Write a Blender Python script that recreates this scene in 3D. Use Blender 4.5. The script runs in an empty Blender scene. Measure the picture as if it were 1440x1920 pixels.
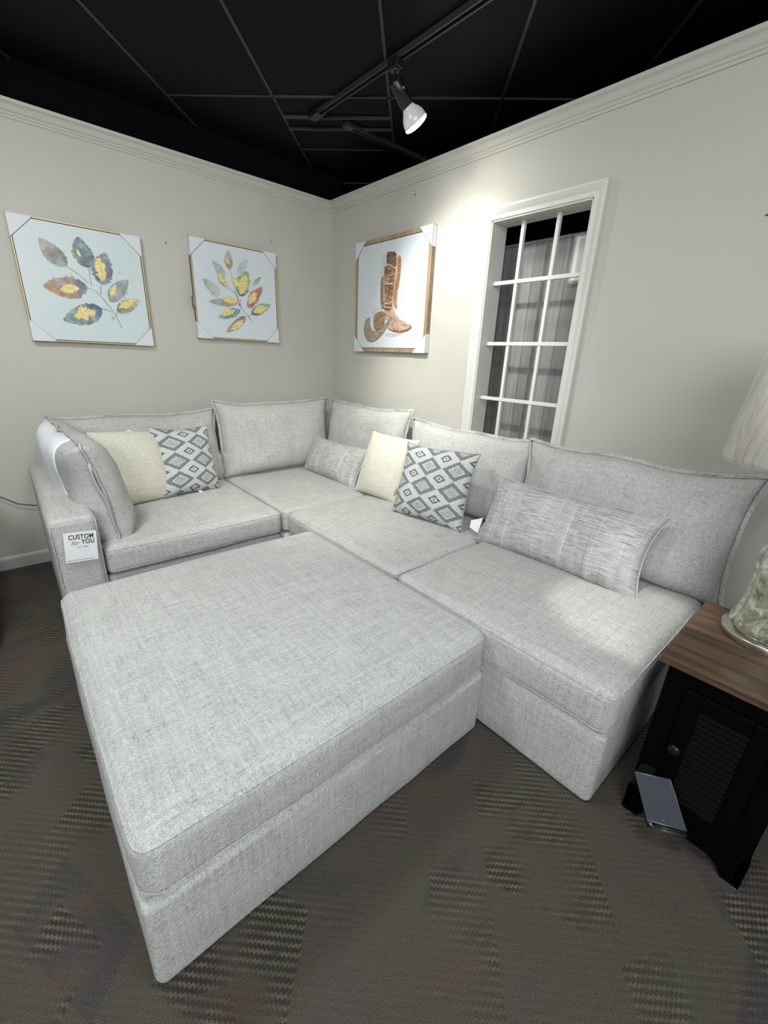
import bpy, bmesh, math, random
from mathutils import Vector, Matrix, noise
C = bpy.context.scene.collection
PI = math.pi
ART = {"l1":[[[0.4474,1.8413],[0.3377,1.97],0.0984],[[0.5601,1.8491],[0.5311,2.0111],0.1097],[[0.6136,1.7648],[0.6634,1.9493],0.1123],[[0.5363,1.7397],[0.3118,1.7207],0.1189],[[0.5948,1.627],[0.3784,1.5414],0.1144],[[0.6446,1.6737],[0.7684,1.8133],0.0835],[[0.676,1.6153],[0.8202,1.699],0.0725]],"g1":[[[0.5267,1.9033],[0.5144,1.9449],0.017],[[0.6227,1.7846],[0.6233,1.9188],0.0576],[[0.3912,1.7069],[0.4921,1.7312],0.0483],[[0.4384,1.5652],[0.5557,1.6073],0.0669],[[0.6549,1.7004],[0.6908,1.7746],0.0316],[[0.6891,1.6394],[0.7935,1.6961],0.0394]],"s1":[[[0.4501,1.8417],[0.497,1.8102],[0.5463,1.7655]],[[0.5601,1.8491],[0.5585,1.7517]],[[0.6095,1.7581],[0.6014,1.7071]],[[0.5304,1.739],[0.5748,1.7259],[0.6198,1.6711],[0.664,1.5978],[0.6904,1.5201]],[[0.5978,1.6273],[0.6476,1.6126]],[[0.676,1.6153],[0.6662,1.5914]]],"l2":[[[1.4477,1.971],[1.4528,2.095],0.0626],[[1.4152,1.8504],[1.3581,1.9438],0.0528],[[1.4156,1.9184],[1.3272,2.0095],0.0579],[[1.3662,1.7956],[1.2473,1.8861],0.0736],[[1.5136,1.9514],[1.5967,2.0612],0.0507],[[1.5135,1.8024],[1.591,1.982],0.1054],[[1.6195,1.8807],[1.7002,1.9573],0.0308],[[1.5727,1.7267],[1.7054,1.8914],0.0758],[[1.4982,1.7551],[1.2747,1.7415],0.056],[[1.5118,1.7053],[1.3353,1.6385],0.0589],[[1.6002,1.6875],[1.7676,1.7672],0.0721],[[1.5501,1.6621],[1.3883,1.5402],0.0609]],"g2":[[[1.4506,2.0049],[1.4265,2.0438],0.0266],[[1.4215,1.8585],[1.3627,1.935],0.0381],[[1.5201,1.8132],[1.577,1.9504],0.0696],[[1.5098,1.8671],[1.4689,1.9232],0.0513],[[1.5806,1.7534],[1.6533,1.8439],0.0484],[[1.4961,1.7651],[1.3802,1.7676],0.0419],[[1.4707,1.7014],[1.3539,1.6603],0.0392],[[1.6132,1.6992],[1.741,1.7485],0.0514],[[1.5305,1.6395],[1.4243,1.5582],0.0408]],"s2":[[[1.4534,1.9719],[1.463,1.92],[1.4864,1.8243],[1.5138,1.7312]],[[1.5182,1.7877],[1.5138,1.7312],[1.5573,1.6784],[1.6143,1.6251]],[[1.4317,1.8475],[1.4802,1.8186],[1.5138,1.7312]],[[1.5998,1.6822],[1.5682,1.6637]],[[1.4974,1.7449],[1.5253,1.7272]]],"boot":{"back":[[2.5895,2.1027],[2.5471,2.0974],[2.5443,2.0023],[2.5561,1.9122],[2.5709,1.8552],[2.5762,1.7966],[2.5575,1.7419],[2.609,1.7745],[2.6261,1.8769],[2.5797,1.9718]],"cuff":[[2.7073,2.1288],[2.6833,2.1382],[2.596,2.1258],[2.5886,2.0522],[2.6028,2.0254],[2.638,2.0464],[2.6877,2.0565],[2.7022,2.0506]],"pale":[[2.7775,2.1261],[2.7325,2.1349],[2.7073,2.1288],[2.7022,2.0506],[2.727,2.0446],[2.7253,1.9858],[2.7659,1.9778],[2.7576,2.048]],"shaft":[[2.7022,2.0506],[2.6877,2.0565],[2.638,2.0464],[2.598,2.0249],[2.6013,1.9392],[2.615,1.8584],[2.619,1.7751],[2.6064,1.7382],[2.6674,1.7471],[2.709,1.7552],[2.757,1.77],[2.7638,1.9776],[2.7253,1.9858],[2.727,2.0446]],"foot":[[2.619,1.7751],[2.5857,1.7252],[2.5132,1.6682],[2.4451,1.6482],[2.4118,1.6384],[2.4015,1.6264],[2.4322,1.6061],[2.5072,1.5922],[2.5966,1.5997],[2.6748,1.6231],[2.6518,1.6663],[2.6948,1.6926],[2.709,1.7552],[2.6571,1.7454]],"sole":[[2.6748,1.6231],[2.5969,1.6041],[2.5076,1.5983],[2.4327,1.6121],[2.3989,1.6281],[2.4007,1.6174],[2.4318,1.6013],[2.5067,1.5861],[2.5961,1.5935]],"brim":[[2.8788,1.7055],[2.9236,1.6941],[2.9561,1.6422],[2.9476,1.5751],[2.9051,1.5311],[2.8589,1.521],[2.7925,1.5343],[2.7193,1.5793],[2.6601,1.6353],[2.6001,1.7197],[2.692,1.6487],[2.7747,1.609],[2.8345,1.597],[2.8696,1.6271],[2.8886,1.6734]],"crown":[[2.835,1.7167],[2.7818,1.7368],[2.7083,1.7428],[2.6927,1.6925],[2.7025,1.6489],[2.7643,1.6153],[2.8184,1.6065],[2.8343,1.6588]],"crownTop":[[2.8583,1.7433],[2.8374,1.7646],[2.773,1.7708],[2.7087,1.749],[2.7712,1.7394],[2.8356,1.7295]],"shadow":[[2.6884,1.5917],[2.5954,1.5841],[2.468,1.5826],[2.5343,1.5649],[2.634,1.5531],[2.6975,1.5695]]},"bl":[[[2.5941,2.1255],[2.5877,2.0408],[2.6053,1.8871],[2.6187,1.7991],[2.6123,1.7506],[2.5437,1.6873],[2.426,1.6418]],[[2.7273,2.0505],[2.6728,2.0549],[2.6026,2.0226]],[[2.727,2.0446],[2.7217,1.9261],[2.7121,1.8046]],[[2.7097,1.9311],[2.6294,1.9242]],[[2.7117,1.7984],[2.66,1.7894],[2.6211,1.8052]],[[2.71,1.7707],[2.6281,1.7635]]]}

# ------------------------------------------------------------------ materials
def newmat(name, col=(0.5,0.5,0.5), rough=0.6, metal=0.0, spec=0.5):
    m = bpy.data.materials.new(name); m.use_nodes = True
    b = m.node_tree.nodes['Principled BSDF']
    b.inputs['Base Color'].default_value = (*col, 1); b.inputs['Roughness'].default_value = rough
    b.inputs['Metallic'].default_value = metal; b.inputs['Specular IOR Level'].default_value = spec
    return m
class NT:
    def __init__(s, m): s.m = m; s.t = m.node_tree; s.b = s.t.nodes['Principled BSDF']
    def n(s, typ, **kw):
        x = s.t.nodes.new(typ)
        for k, v in kw.items(): setattr(x, k, v)
        return x
    def l(s, a, b): s.t.links.new(a, b)
    def val(s, sock, v):
        if isinstance(v, bpy.types.NodeSocket): s.l(v, sock)
        else: sock.default_value = v
    def math(s, op, a, b=None, c=None):
        x = s.n('ShaderNodeMath', operation=op); s.val(x.inputs[0], a)
        if b is not None: s.val(x.inputs[1], b)
        if c is not None: s.val(x.inputs[2], c)
        return x.outputs[0]
    def coord(s, which='Object'): return s.n('ShaderNodeTexCoord').outputs[which]
    def mapping(s, vec, scale=(1,1,1), rot=(0,0,0), loc=(0,0,0)):
        x = s.n('ShaderNodeMapping'); s.l(vec, x.inputs[0])
        x.inputs['Scale'].default_value = scale; x.inputs['Rotation'].default_value = rot; x.inputs['Location'].default_value = loc
        return x.outputs[0]
    def noise(s, vec, scale=5, detail=2, rough=0.5, dist=0):
        x = s.n('ShaderNodeTexNoise'); s.l(vec, x.inputs['Vector'])
        x.inputs['Scale'].default_value = scale; x.inputs['Detail'].default_value = detail
        x.inputs['Roughness'].default_value = rough; x.inputs['Distortion'].default_value = dist
        return x.outputs['Fac']
    def ramp(s, fac, stops, interp='LINEAR'):
        x = s.n('ShaderNodeValToRGB'); s.val(x.inputs[0], fac); r = x.color_ramp; r.interpolation = interp
        while len(r.elements) < len(stops): r.elements.new(0.5)
        for e, (p, c) in zip(r.elements, stops):
            e.position = p; e.color = (*c, 1) if len(c) == 3 else c
        return x.outputs[0]
    def rng(s, v, a, b, c=0.0, d=1.0):
        x = s.n('ShaderNodeMapRange'); s.val(x.inputs[0], v)
        for i, q in enumerate((a, b, c, d)): x.inputs[i+1].default_value = q
        return x.outputs[0]
    def mix(s, fac, a, b, blend='MIX'):
        x = s.n('ShaderNodeMix', data_type='RGBA', blend_type=blend)
        s.val(x.inputs[0], fac)
        for sock, v in ((x.inputs[6], a), (x.inputs[7], b)):
            if isinstance(v, tuple): sock.default_value = (*v, 1)
            else: s.l(v, sock)
        return x.outputs[2]
    def bump(s, h, strength=0.3, dist=0.002):
        x = s.n('ShaderNodeBump'); x.inputs['Strength'].default_value = strength; x.inputs['Distance'].default_value = dist
        s.l(h, x.inputs['Height']); s.l(x.outputs[0], s.b.inputs['Normal'])
    def color(s, c): s.l(c, s.b.inputs['Base Color'])
    def sep(s, vec):
        x = s.n('ShaderNodeSeparateXYZ'); s.l(vec, x.inputs[0]); return x.outputs

def fabric(name, base, fleck, amount=1.0, streak=(1,1,1), seedloc=(0,0,0)):
    m = newmat(name, base, 0.95, 0, 0.15); t = NT(m)
    co = t.coord(); co = t.mapping(co, loc=seedloc)
    fac = None
    for i, sc in enumerate(((22,340,340),(340,22,340),(340,340,22))):
        n = t.noise(t.mapping(co, scale=sc), 1.0, 2, 0.6)
        f = t.math('MULTIPLY', t.rng(n, 0.52, 0.72), streak[i])
        fac = f if fac is None else t.math('MAXIMUM', fac, f)
    fac = t.math('MAXIMUM', fac, t.rng(t.noise(co, 210, 2, 0.6), 0.55, 0.75, 0, 0.8))
    big = t.noise(t.mapping(co, scale=(5,110,110)), 1.0, 2)
    big2 = t.noise(t.mapping(co, scale=(110,5,110)), 1.0, 2)
    big3 = t.noise(t.mapping(co, scale=(110,110,5)), 1.0, 2)
    tri3 = t.math('ADD', t.math('ADD', big, big2), big3)
    bsum = t.rng(tri3, 1.2, 1.8, 0.15, 1.2)
    patch = t.rng(t.noise(co, 11, 3), 0.3, 0.7, 0.5, 1.15)
    fac = t.math('MULTIPLY', t.math('MULTIPLY', fac, bsum), t.math('MULTIPLY', patch, amount))
    x = t.n('ShaderNodeMath', operation='MINIMUM'); t.l(fac, x.inputs[0]); x.inputs[1].default_value = 1
    tone = t.math('MULTIPLY', t.rng(tri3, 1.2, 1.8, 1.06, 0.93), t.rng(t.noise(co, 260, 1), 0.3, 0.7, 0.86, 1.14))
    vv = t.n('ShaderNodeVectorMath', operation='SCALE'); vv.inputs[0].default_value = base; t.l(tone, vv.inputs['Scale'])
    t.color(t.mix(x.outputs[0], vv.outputs[0], fleck))
    h = t.math('ADD', t.noise(co, 330, 2), t.math('MULTIPLY', t.noise(co, 130, 2), 0.7))
    t.bump(h, 0.9, 0.004)
    return m

M = {}
M['sofa'] = fabric('oatmeal_tweed', (0.575,0.57,0.55), (0.21,0.215,0.22), 0.68)
M['otto'] = fabric('ottoman_tweed', (0.575,0.575,0.56), (0.19,0.195,0.20), 0.66, seedloc=(3,1,2))
M['sofadark'] = newmat('seam_thread', (0.53,0.53,0.51), 0.9)
M['lining'] = newmat('white_lining', (0.80,0.82,0.86), 0.85)
M['cream'] = fabric('cream_boucle', (0.74,0.715,0.61), (0.58,0.56,0.47), 0.3)
M['tagwhite'] = newmat('white_tag', (0.85,0.86,0.88), 0.7)
M['ribbonlight'] = newmat('pillow_edge_yarn', (0.36,0.37,0.37), 0.9)
M['ribbon'] = newmat('grey_ribbon', (0.22,0.24,0.26), 0.7)

def mat_plaid():
    m = newmat('grey_plaid_weave', (0.6,0.6,0.58), 0.9, 0, 0.15); t = NT(m)
    uv = t.coord('UV'); s = t.sep(uv); U, V = s[0], s[1]       # metres
    rows = t.math('SINE', t.math('MULTIPLY', V, 2*PI/0.0075))
    ph = t.noise(t.mapping(uv, scale=(13,85,1)), 1.0, 3, 0.65)
    band = t.noise(t.mapping(uv, scale=(17,0.8,1)), 1.0, 2, 0.6)
    patch = t.noise(t.mapping(uv, scale=(22,8,1)), 1.0, 3, 0.6)
    line = t.math('MULTIPLY', t.rng(rows, 0.0, 0.9), t.rng(ph, 0.38, 0.56))
    line = t.math('MULTIPLY', line, t.rng(t.math('ADD', band, t.math('MULTIPLY', patch, 0.6)), 0.52, 0.82))
    wide = t.math('MULTIPLY', t.rng(t.noise(t.mapping(uv, scale=(9,120,1)), 1.0, 1), 0.66, 0.74), 0.7)
    vs = t.math('MULTIPLY', t.rng(t.noise(t.mapping(uv, scale=(120,2,1)), 1.0, 1), 0.63, 0.75), 0.5)
    f = t.math('MINIMUM', t.math('MAXIMUM', t.math('MAXIMUM', line, wide), vs), 0.9)
    hl = t.rng(t.noise(t.mapping(uv, scale=(90,1.2,1), loc=(4,2,0)), 1.0, 1), 0.62, 0.7)
    base = t.mix(hl, (0.55,0.55,0.53), (0.72,0.72,0.69))
    t.color(t.mix(f, base, (0.075,0.085,0.10)))
    t.bump(t.noise(t.coord(), 420, 2), 0.4, 0.002)
    return m
M['plaid'] = mat_plaid()

def mat_ikat():
    m = newmat('grey_white_diamond_weave', (0.6,0.6,0.58), 0.95, 0, 0.1); t = NT(m)
    uv = t.coord('UV')
    jag = t.noise(t.mapping(uv, scale=(110,110,1)), 1.0, 1)
    jag2 = t.noise(t.mapping(uv, scale=(60,60,1), loc=(9,4,0)), 1.0, 1)
    s = t.sep(uv)
    U = t.math('ADD', s[0], t.math('MULTIPLY', t.math('SUBTRACT', jag, 0.5), 0.010))
    V = t.math('ADD', s[1], t.math('MULTIPLY', t.math('SUBTRACT', jag2, 0.5), 0.010))
    PU, PV = 0.19, 0.125
    def cell(off, pu, pv):
        a = t.math('SUBTRACT', t.math('FRACT', t.math('ADD', t.math('DIVIDE', U, pu), off)), 0.5)
        b = t.math('SUBTRACT', t.math('FRACT', t.math('ADD', t.math('DIVIDE', V, pv), off)), 0.5)
        p = t.math('ABSOLUTE', t.math('MULTIPLY', t.math('ADD', a, b), 2.0)); q = t.math('ABSOLUTE', t.math('MULTIPLY', t.math('SUBTRACT', a, b), 2.0))
        return p, q, t.math('MAXIMUM', p, q)
    p1, q1, d1 = cell(0.0, PU, PV); _, _, d2 = cell(0.5, PU, PV)
    dq = t.math('DIVIDE', t.math('MAXIMUM', t.math('ABSOLUTE', t.math('SUBTRACT', p1, 0.30)), t.math('ABSOLUTE', t.math('SUBTRACT', q1, 0.30))), 0.30)
    G = (0.185,0.20,0.21); W = (0.60,0.61,0.60); D = (0.12,0.13,0.14)
    isA = t.math('LESS_THAN', d1, 0.96)
    rA = t.ramp(d1, [(0,W),(0.12,D),(0.19,W),(0.32,D),(0.38,W),(0.58,G)], 'CONSTANT')
    rQ = t.ramp(dq, [(0,W),(0.40,D),(0.58,W),(0.90,G)], 'CONSTANT')
    inq = t.math('LESS_THAN', d1, 0.60)
    par = t.math('FLOORED_MODULO', t.math('FLOOR', t.math('DIVIDE', V, PV)), 2.0)
    rA = t.mix(t.math('MULTIPLY', inq, par), rA, rQ)
    rB = t.ramp(d2, [(0,D),(0.09,W),(0.26,D),(0.44,W)], 'CONSTANT')
    col = t.mix(isA, rB, rA)
    speck = t.rng(t.noise(t.mapping(uv, scale=(150,190,1)), 1.0, 1), 0.55, 0.61, 0, 0.6)
    t.color(t.mix(speck, col, (0.30,0.315,0.32)))
    t.bump(t.noise(t.coord(), 260, 2), 0.8, 0.004)
    return m
M['ikat'] = mat_ikat()

def mat_wall(name, c):
    m = newmat(name, c, 0.75, 0, 0.3); t = NT(m); co = t.coord()
    n = t.rng(t.noise(co, 1.3, 3), 0.3, 0.7, 0.96, 1.03)
    vv = t.n('ShaderNodeVectorMath', operation='SCALE'); vv.inputs[0].default_value = c; t.l(n, vv.inputs['Scale'])
    t.color(vv.outputs[0]); t.bump(t.noise(co, 90, 3), 0.06, 0.002)
    return m
M['wall'] = mat_wall('greige_paint', (0.50,0.487,0.44))
M['crown'] = newmat('trim_greige', (0.50,0.485,0.435), 0.55)
M['casing'] = newmat('trim_white', (0.62,0.61,0.57), 0.45)
M['base'] = newmat('baseboard_paint', (0.50,0.50,0.48), 0.5)
M['black'] = newmat('soffit_black', (0.0032,0.0038,0.0045), 0.9, 0, 0.03)
M['ceil'] = newmat('ceiling_black', (0.0038,0.0041,0.0042), 0.6, 0, 0.12)
t = NT(M['ceil']); t.bump(t.noise(t.coord(), 60, 3), 0.1, 0.003)
M['grid'] = newmat('grid_bar_grey', (0.030,0.032,0.034), 0.4, 0.0, 0.4)
M['metalblack'] = newmat('black_metal', (0.008,0.008,0.009), 0.35, 0, 0.5)
M['track'] = newmat('track_metal', (0.035,0.035,0.037), 0.35, 0.2, 0.5)
M['blackpaint'] = newmat('cabinet_black', (0.0016,0.0016,0.0019), 0.55, 0, 0.05)
M['knob'] = newmat('knob_black', (0.02,0.02,0.02), 0.25, 0.6)

def mat_carpet():
    m = newmat('patterned_carpet', (0.06,0.055,0.05), 1.0, 0, 0.05); t = NT(m)
    co = t.coord(); rot = t.mapping(co, rot=(0,0,PI/4)); s = t.sep(rot); U, V = s[0], s[1]    # U across rows direction, V
    tri = t.math('PINGPONG', U, 0.0058)
    ph = t.math('DIVIDE', t.math('ADD', V, t.math('MULTIPLY', tri, 0.95)), 0.0182)
    row = t.math('SINE', t.math('MULTIPLY', ph, 2*PI))
    row = t.math('MULTIPLY', t.rng(row, -0.2, 0.75), t.rng(t.noise(t.mapping(co, rot=(0,0,PI/4), scale=(9,40,1)), 1.0, 2), 0.3, 0.6, 0.35, 1.0))
    def wn(*a):
        x = t.n('ShaderNodeCombineXYZ')
        for i, q in enumerate(a): t.val(x.inputs[i], q)
        w = t.n('ShaderNodeTexWhiteNoise', noise_dimensions='3D'); t.l(x.outputs[0], w.inputs[0]); return w.outputs['Value']
    def patches(du, dv, shear, seed, off):
        fu = t.math('FLOOR', t.math('DIVIDE', t.math('ADD', U, off), du))
        fv = t.math('FLOOR', t.math('DIVIDE', t.math('ADD', V, t.math('MULTIPLY', U, shear)), dv))
        return wn(fu, fv, seed)
    p1 = patches(0.165, 0.31, 0.4, 1.3, 0.03); p2 = patches(0.135, 0.22, -0.35, 5.1, 0.07); p3 = patches(0.31, 0.17, 0.45, 8.7, 0.0)
    soft = t.rng(t.noise(co, 5, 2), 0.42, 0.58)
    mask = t.math('MULTIPLY', t.rng(p1, 0.50, 0.95), t.math('MULTIPLY', soft, 0.85))
    mask2 = t.math('MULTIPLY', t.rng(p2, 0.80, 0.92), t.rng(t.noise(co, 4, 1), 0.4, 0.6, 0.1, 0.8))
    mask = t.math('MAXIMUM', t.math('MAXIMUM', mask, mask2), 0.03)
    fuzz = t.rng(t.noise(co, 420, 2, 0.7), 0.3, 0.72, 0.5, 2.2)
    tint = t.mix(t.rng(t.noise(co, 3.5, 2), 0.35, 0.65), (0.064,0.053,0.047), (0.060,0.056,0.045))
    tint = t.mix(t.rng(p3, 0.84, 0.86, 0, 0.4), tint, (0.034,0.035,0.040)); tint = t.mix(t.rng(t.noise(t.mapping(co, scale=(3,6,1), loc=(3,1,0)), 1.0, 2), 0.55, 0.7, 0, 0.8), tint, (0.072,0.052,0.044))
    swo = t.noise(t.mapping(co, scale=(1.2,4.2,1), rot=(0,0,0.62)), 1.0, 1, 0.5, 0.6)
    tint = t.mix(t.rng(swo, 0.60, 0.66, 0, 0.55), tint, (0.030,0.030,0.036))
    lite = t.mix(t.rng(t.noise(co, 6, 1), 0.4, 0.6), (0.135,0.115,0.088), (0.110,0.105,0.075))
    dark = (0.026,0.024,0.022)
    stripe = t.mix(row, dark, lite)
    col = t.mix(mask, tint, stripe)
    vv = t.n('ShaderNodeVectorMath', operation='SCALE'); t.l(col, vv.inputs[0]); t.l(fuzz, vv.inputs['Scale'])
    t.color(vv.outputs[0])
    t.bump(t.math('ADD', t.noise(co, 380, 2), t.math('MULTIPLY', row, 0.3)), 0.7, 0.003)
    return m
M['carpet'] = mat_carpet()

def mat_wood(name, c1, c2, c3, along='x', sc=1.0, rough=0.45):
    m = newmat(name, c1, rough); t = NT(m); co = t.coord()
    a, b = 2.0*sc, 38*sc
    scl = (a,b,b) if along == 'x' else ((b,a,b) if along == 'y' else (b,b,a))
    n = t.noise(t.mapping(co, scale=scl), 1.0, 4, 0.6, 0.6)
    n2 = t.noise(t.mapping(co, scale=tuple(v*0.35 for v in scl)), 1.0, 2)
    t.color(t.ramp(t.math('ADD', t.math('MULTIPLY', n, 0.6), t.math('MULTIPLY', n2, 0.4)), [(0.34,c3),(0.5,c1),(0.64,c2)]))
    t.bump(n, 0.15, 0.001)
    return m
M['top'] = mat_wood('rustic_brown_top', (0.075,0.042,0.024), (0.14,0.085,0.048), (0.028,0.016,0.010), 'y', 0.8)
M['gold'] = newmat('gold_frame', (0.62,0.48,0.25), 0.4, 0.25)
M['goldside'] = mat_wood('frame_side_brown', (0.15,0.10,0.05), (0.2,0.14,0.08), (0.1,0.06,0.03), 'z')
M['gap'] = newmat('frame_gap_dark', (0.03,0.022,0.015), 0.8)
M['oak'] = mat_wood('oak_frame', (0.36,0.24,0.135), (0.46,0.33,0.20), (0.24,0.15,0.08), 'z', 1.0, 0.5)
M['greyoak'] = mat_wood('weathered_frame_edge', (0.25,0.19,0.14), (0.33,0.26,0.2), (0.15,0.11,0.08), 'y', 1.0, 0.6)
M['card'] = newmat('corner_protector_card', (0.66,0.67,0.70), 0.6)
M['slit'] = newmat('protector_fold_line', (0.28,0.30,0.33), 0.6)

def mat_paper(name, c1, c2):
    m = newmat(name, c1, 0.5, 0, 0.4); t = NT(m)
    t.color(t.mix(t.rng(t.noise(t.coord(), 2.2, 3), 0.35, 0.65), c1, c2)); return m
M['paper'] = mat_paper('painting_paper', (0.62,0.67,0.69), (0.57,0.655,0.66))
M['paper2'] = mat_paper('boot_paper', (0.64,0.68,0.72), (0.60,0.65,0.70))
def mat_paint():
    m = newmat('watercolour_paint', (0.5,0.5,0.5), 0.55, 0, 0.3); t = NT(m)
    at = t.n('ShaderNodeAttribute', attribute_name='Col')
    n = t.noise(t.coord(), 42, 4, 0.65, 0.5)
    vv = t.n('ShaderNodeVectorMath', operation='SCALE'); t.l(at.outputs['Color'], vv.inputs[0]); t.l(t.rng(n, 0.3, 0.7, 0.75, 1.25), vv.inputs['Scale'])
    wash = t.rng(t.noise(t.coord(), 17, 3, 0.6), 0.42, 0.72, 0.0, 0.6)
    t.color(t.mix(wash, vv.outputs[0], (0.58,0.63,0.66))); return m
M['paint'] = mat_paint()
def mat_leafgold():
    m = newmat('gold_leaf', (0.78,0.62,0.22), 0.45, 0.1, 0.5); t = NT(m)
    t.color(t.mix(t.rng(t.noise(t.coord(), 60, 3), 0.35, 0.7), (0.82,0.70,0.33), (0.66,0.49,0.15))); return m
M['goldleaf'] = mat_leafgold()
def mat_leather(name, c1, c2, c3):
    m = newmat(name, c1, 0.6, 0, 0.3); t = NT(m)
    n = t.noise(t.mapping(t.coord(), scale=(30,22,48)), 1.0, 4, 0.65, 0.8)
    t.color(t.ramp(n, [(0.30,c3),(0.5,c1),(0.68,c2)])); return m
M['leather'] = mat_leather('painted_brown_leather', (0.30,0.165,0.10), (0.50,0.34,0.24), (0.14,0.07,0.045))
M['leather_dark'] = mat_leather('painted_dark_cuff', (0.20,0.12,0.085), (0.32,0.2,0.14), (0.10,0.055,0.04))
M['leather_orange'] = mat_leather('painted_orange_leather', (0.42,0.20,0.10), (0.58,0.36,0.22), (0.25,0.11,0.06))
M['leather_pink'] = mat_leather('painted_pale_leather', (0.50,0.33,0.26), (0.66,0.52,0.45), (0.30,0.16,0.11))
M['hat'] = mat_leather('painted_taupe_felt', (0.33,0.26,0.20), (0.47,0.40,0.33), (0.19,0.14,0.10))
M['hatcrown'] = mat_leather('painted_brown_felt', (0.30,0.20,0.11), (0.44,0.32,0.2), (0.16,0.09,0.05))
M['stitch'] = newmat('painted_pale_stitch', (0.74,0.56,0.42), 0.6)
M['outline'] = newmat('painted_dark_line', (0.12,0.075,0.055), 0.6)
M['palewash'] = mat_paper('pale_wash', (0.52,0.60,0.62), (0.62,0.62,0.60))
M['sepia'] = mat_paper('sepia_wash', (0.50,0.44,0.40), (0.62,0.62,0.63))

def mat_plank():
    m = newmat('whitewashed_planks', (0.45,0.44,0.43), 0.7); t = NT(m); co = t.coord(); s = t.sep(co)
    y = t.math('DIVIDE', s[1], 0.11); fr = t.math('FRACT', y); fl = t.math('FLOOR', y)
    w = t.n('ShaderNodeTexWhiteNoise', noise_dimensions='1D'); t.l(fl, w.inputs['W'])
    grain = t.noise(t.mapping(co, scale=(30,42,2.2)), 1.0, 4, 0.6, 0.4)
    knot = t.noise(t.mapping(co, scale=(5,9,3)), 1.0, 2)
    v = t.math('MULTIPLY', t.rng(w.outputs['Value'], 0, 1, 0.75, 1.1), t.rng(grain, 0.3, 0.7, 0.72, 1.12))
    v = t.math('MULTIPLY', v, t.rng(knot, 0.70, 0.76, 1.0, 0.5))
    gap = t.rng(t.math('ABSOLUTE', t.math('SUBTRACT', fr, 0.5)), 0.475, 0.495, 1.0, 0.25)
    v = t.math('MULTIPLY', v, gap)
    vv = t.n('ShaderNodeVectorMath', operation='SCALE'); vv.inputs[0].default_value = (0.22,0.217,0.213); t.l(v, vv.inputs['Scale'])
    t.color(vv.outputs[0]); return m
M['plank'] = mat_plank()
M['nickel'] = newmat('brushed_nickel', (0.55,0.53,0.50), 0.28, 1.0)
def mat_mercury():
    m = newmat('mercury_glass', (0.80,0.80,0.72), 0.06, 0.0, 0.9); t = NT(m)
    n = t.noise(t.coord(), 28, 5, 0.7, 0.5)
    t.color(t.ramp(n, [(0.36,(0.10,0.09,0.05)),(0.5,(0.34,0.33,0.24)),(0.62,(0.72,0.72,0.64))]))
    t.l(t.rng(n, 0.35, 0.65, 0.15, 0.75), t.b.inputs['Metallic'])
    t.b.inputs['Coat Weight'].default_value = 1.0; t.b.inputs['Coat Roughness'].default_value = 0.02
    t.bump(t.noise(t.coord(), 22, 2), 0.25, 0.006)
    return m
M['mercury'] = mat_mercury()
M['shade'] = newmat('taupe_shade_linen', (0.62,0.55,0.46), 0.85)
M['plastic'] = newmat('clear_plastic_wrap', (0.9,0.9,0.88), 0.08, 0, 0.6)
_b = M['plastic'].node_tree.nodes['Principled BSDF']; _b.inputs['Alpha'].default_value = 0.28
t = NT(M['plastic']); t.bump(t.noise(t.mapping(t.coord(), scale=(14,14,3)), 1.0, 3, 0.6, 1.0), 0.9, 0.02)
M['darkchair'] = newmat('brown_leather_chair', (0.022,0.016,0.012), 0.55)
M['cord'] = newmat('black_cord', (0.006,0.006,0.006), 0.5)
M['ink'] = newmat('navy_ink', (0.035,0.04,0.06), 0.6)
M['red'] = newmat('red_ink', (0.42,0.12,0.12), 0.6)
M['greyink'] = newmat('grey_ink', (0.35,0.36,0.40), 0.6)
M['screen'] = newmat('grey_panel', (0.055,0.062,0.075), 0.22, 0.0, 0.6)
M['chrome'] = newmat('bright_edge', (0.30,0.30,0.32), 0.4, 0.8)
M['bulbwhite'] = newmat('white_reflector_bulb', (0.38,0.39,0.385), 0.25)
_b = M['bulbwhite'].node_tree.nodes['Principled BSDF']; _b.inputs['Emission Color'].default_value = (0.95,1.0,0.97,1); _b.inputs['Emission Strength'].default_value = 0.16
M['bulbface'] = newmat('bulb_face_lit', (1,1,1), 0.4)
_b = M['bulbface'].node_tree.nodes['Principled BSDF']; _b.inputs['Emission Color'].default_value = (1,0.99,0.96,1); _b.inputs['Emission Strength'].default_value = 14
M['star'] = newmat('weathered_metal', (0.12,0.12,0.11), 0.5, 0.5)
M['nail'] = newmat('nail_grey', (0.07,0.07,0.07), 0.4, 0.5)
M['label'] = newmat('lilac_grey_plate', (0.36,0.34,0.37), 0.5)
M['zip'] = newmat('zipper_grey', (0.42,0.43,0.43), 0.6)

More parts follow.
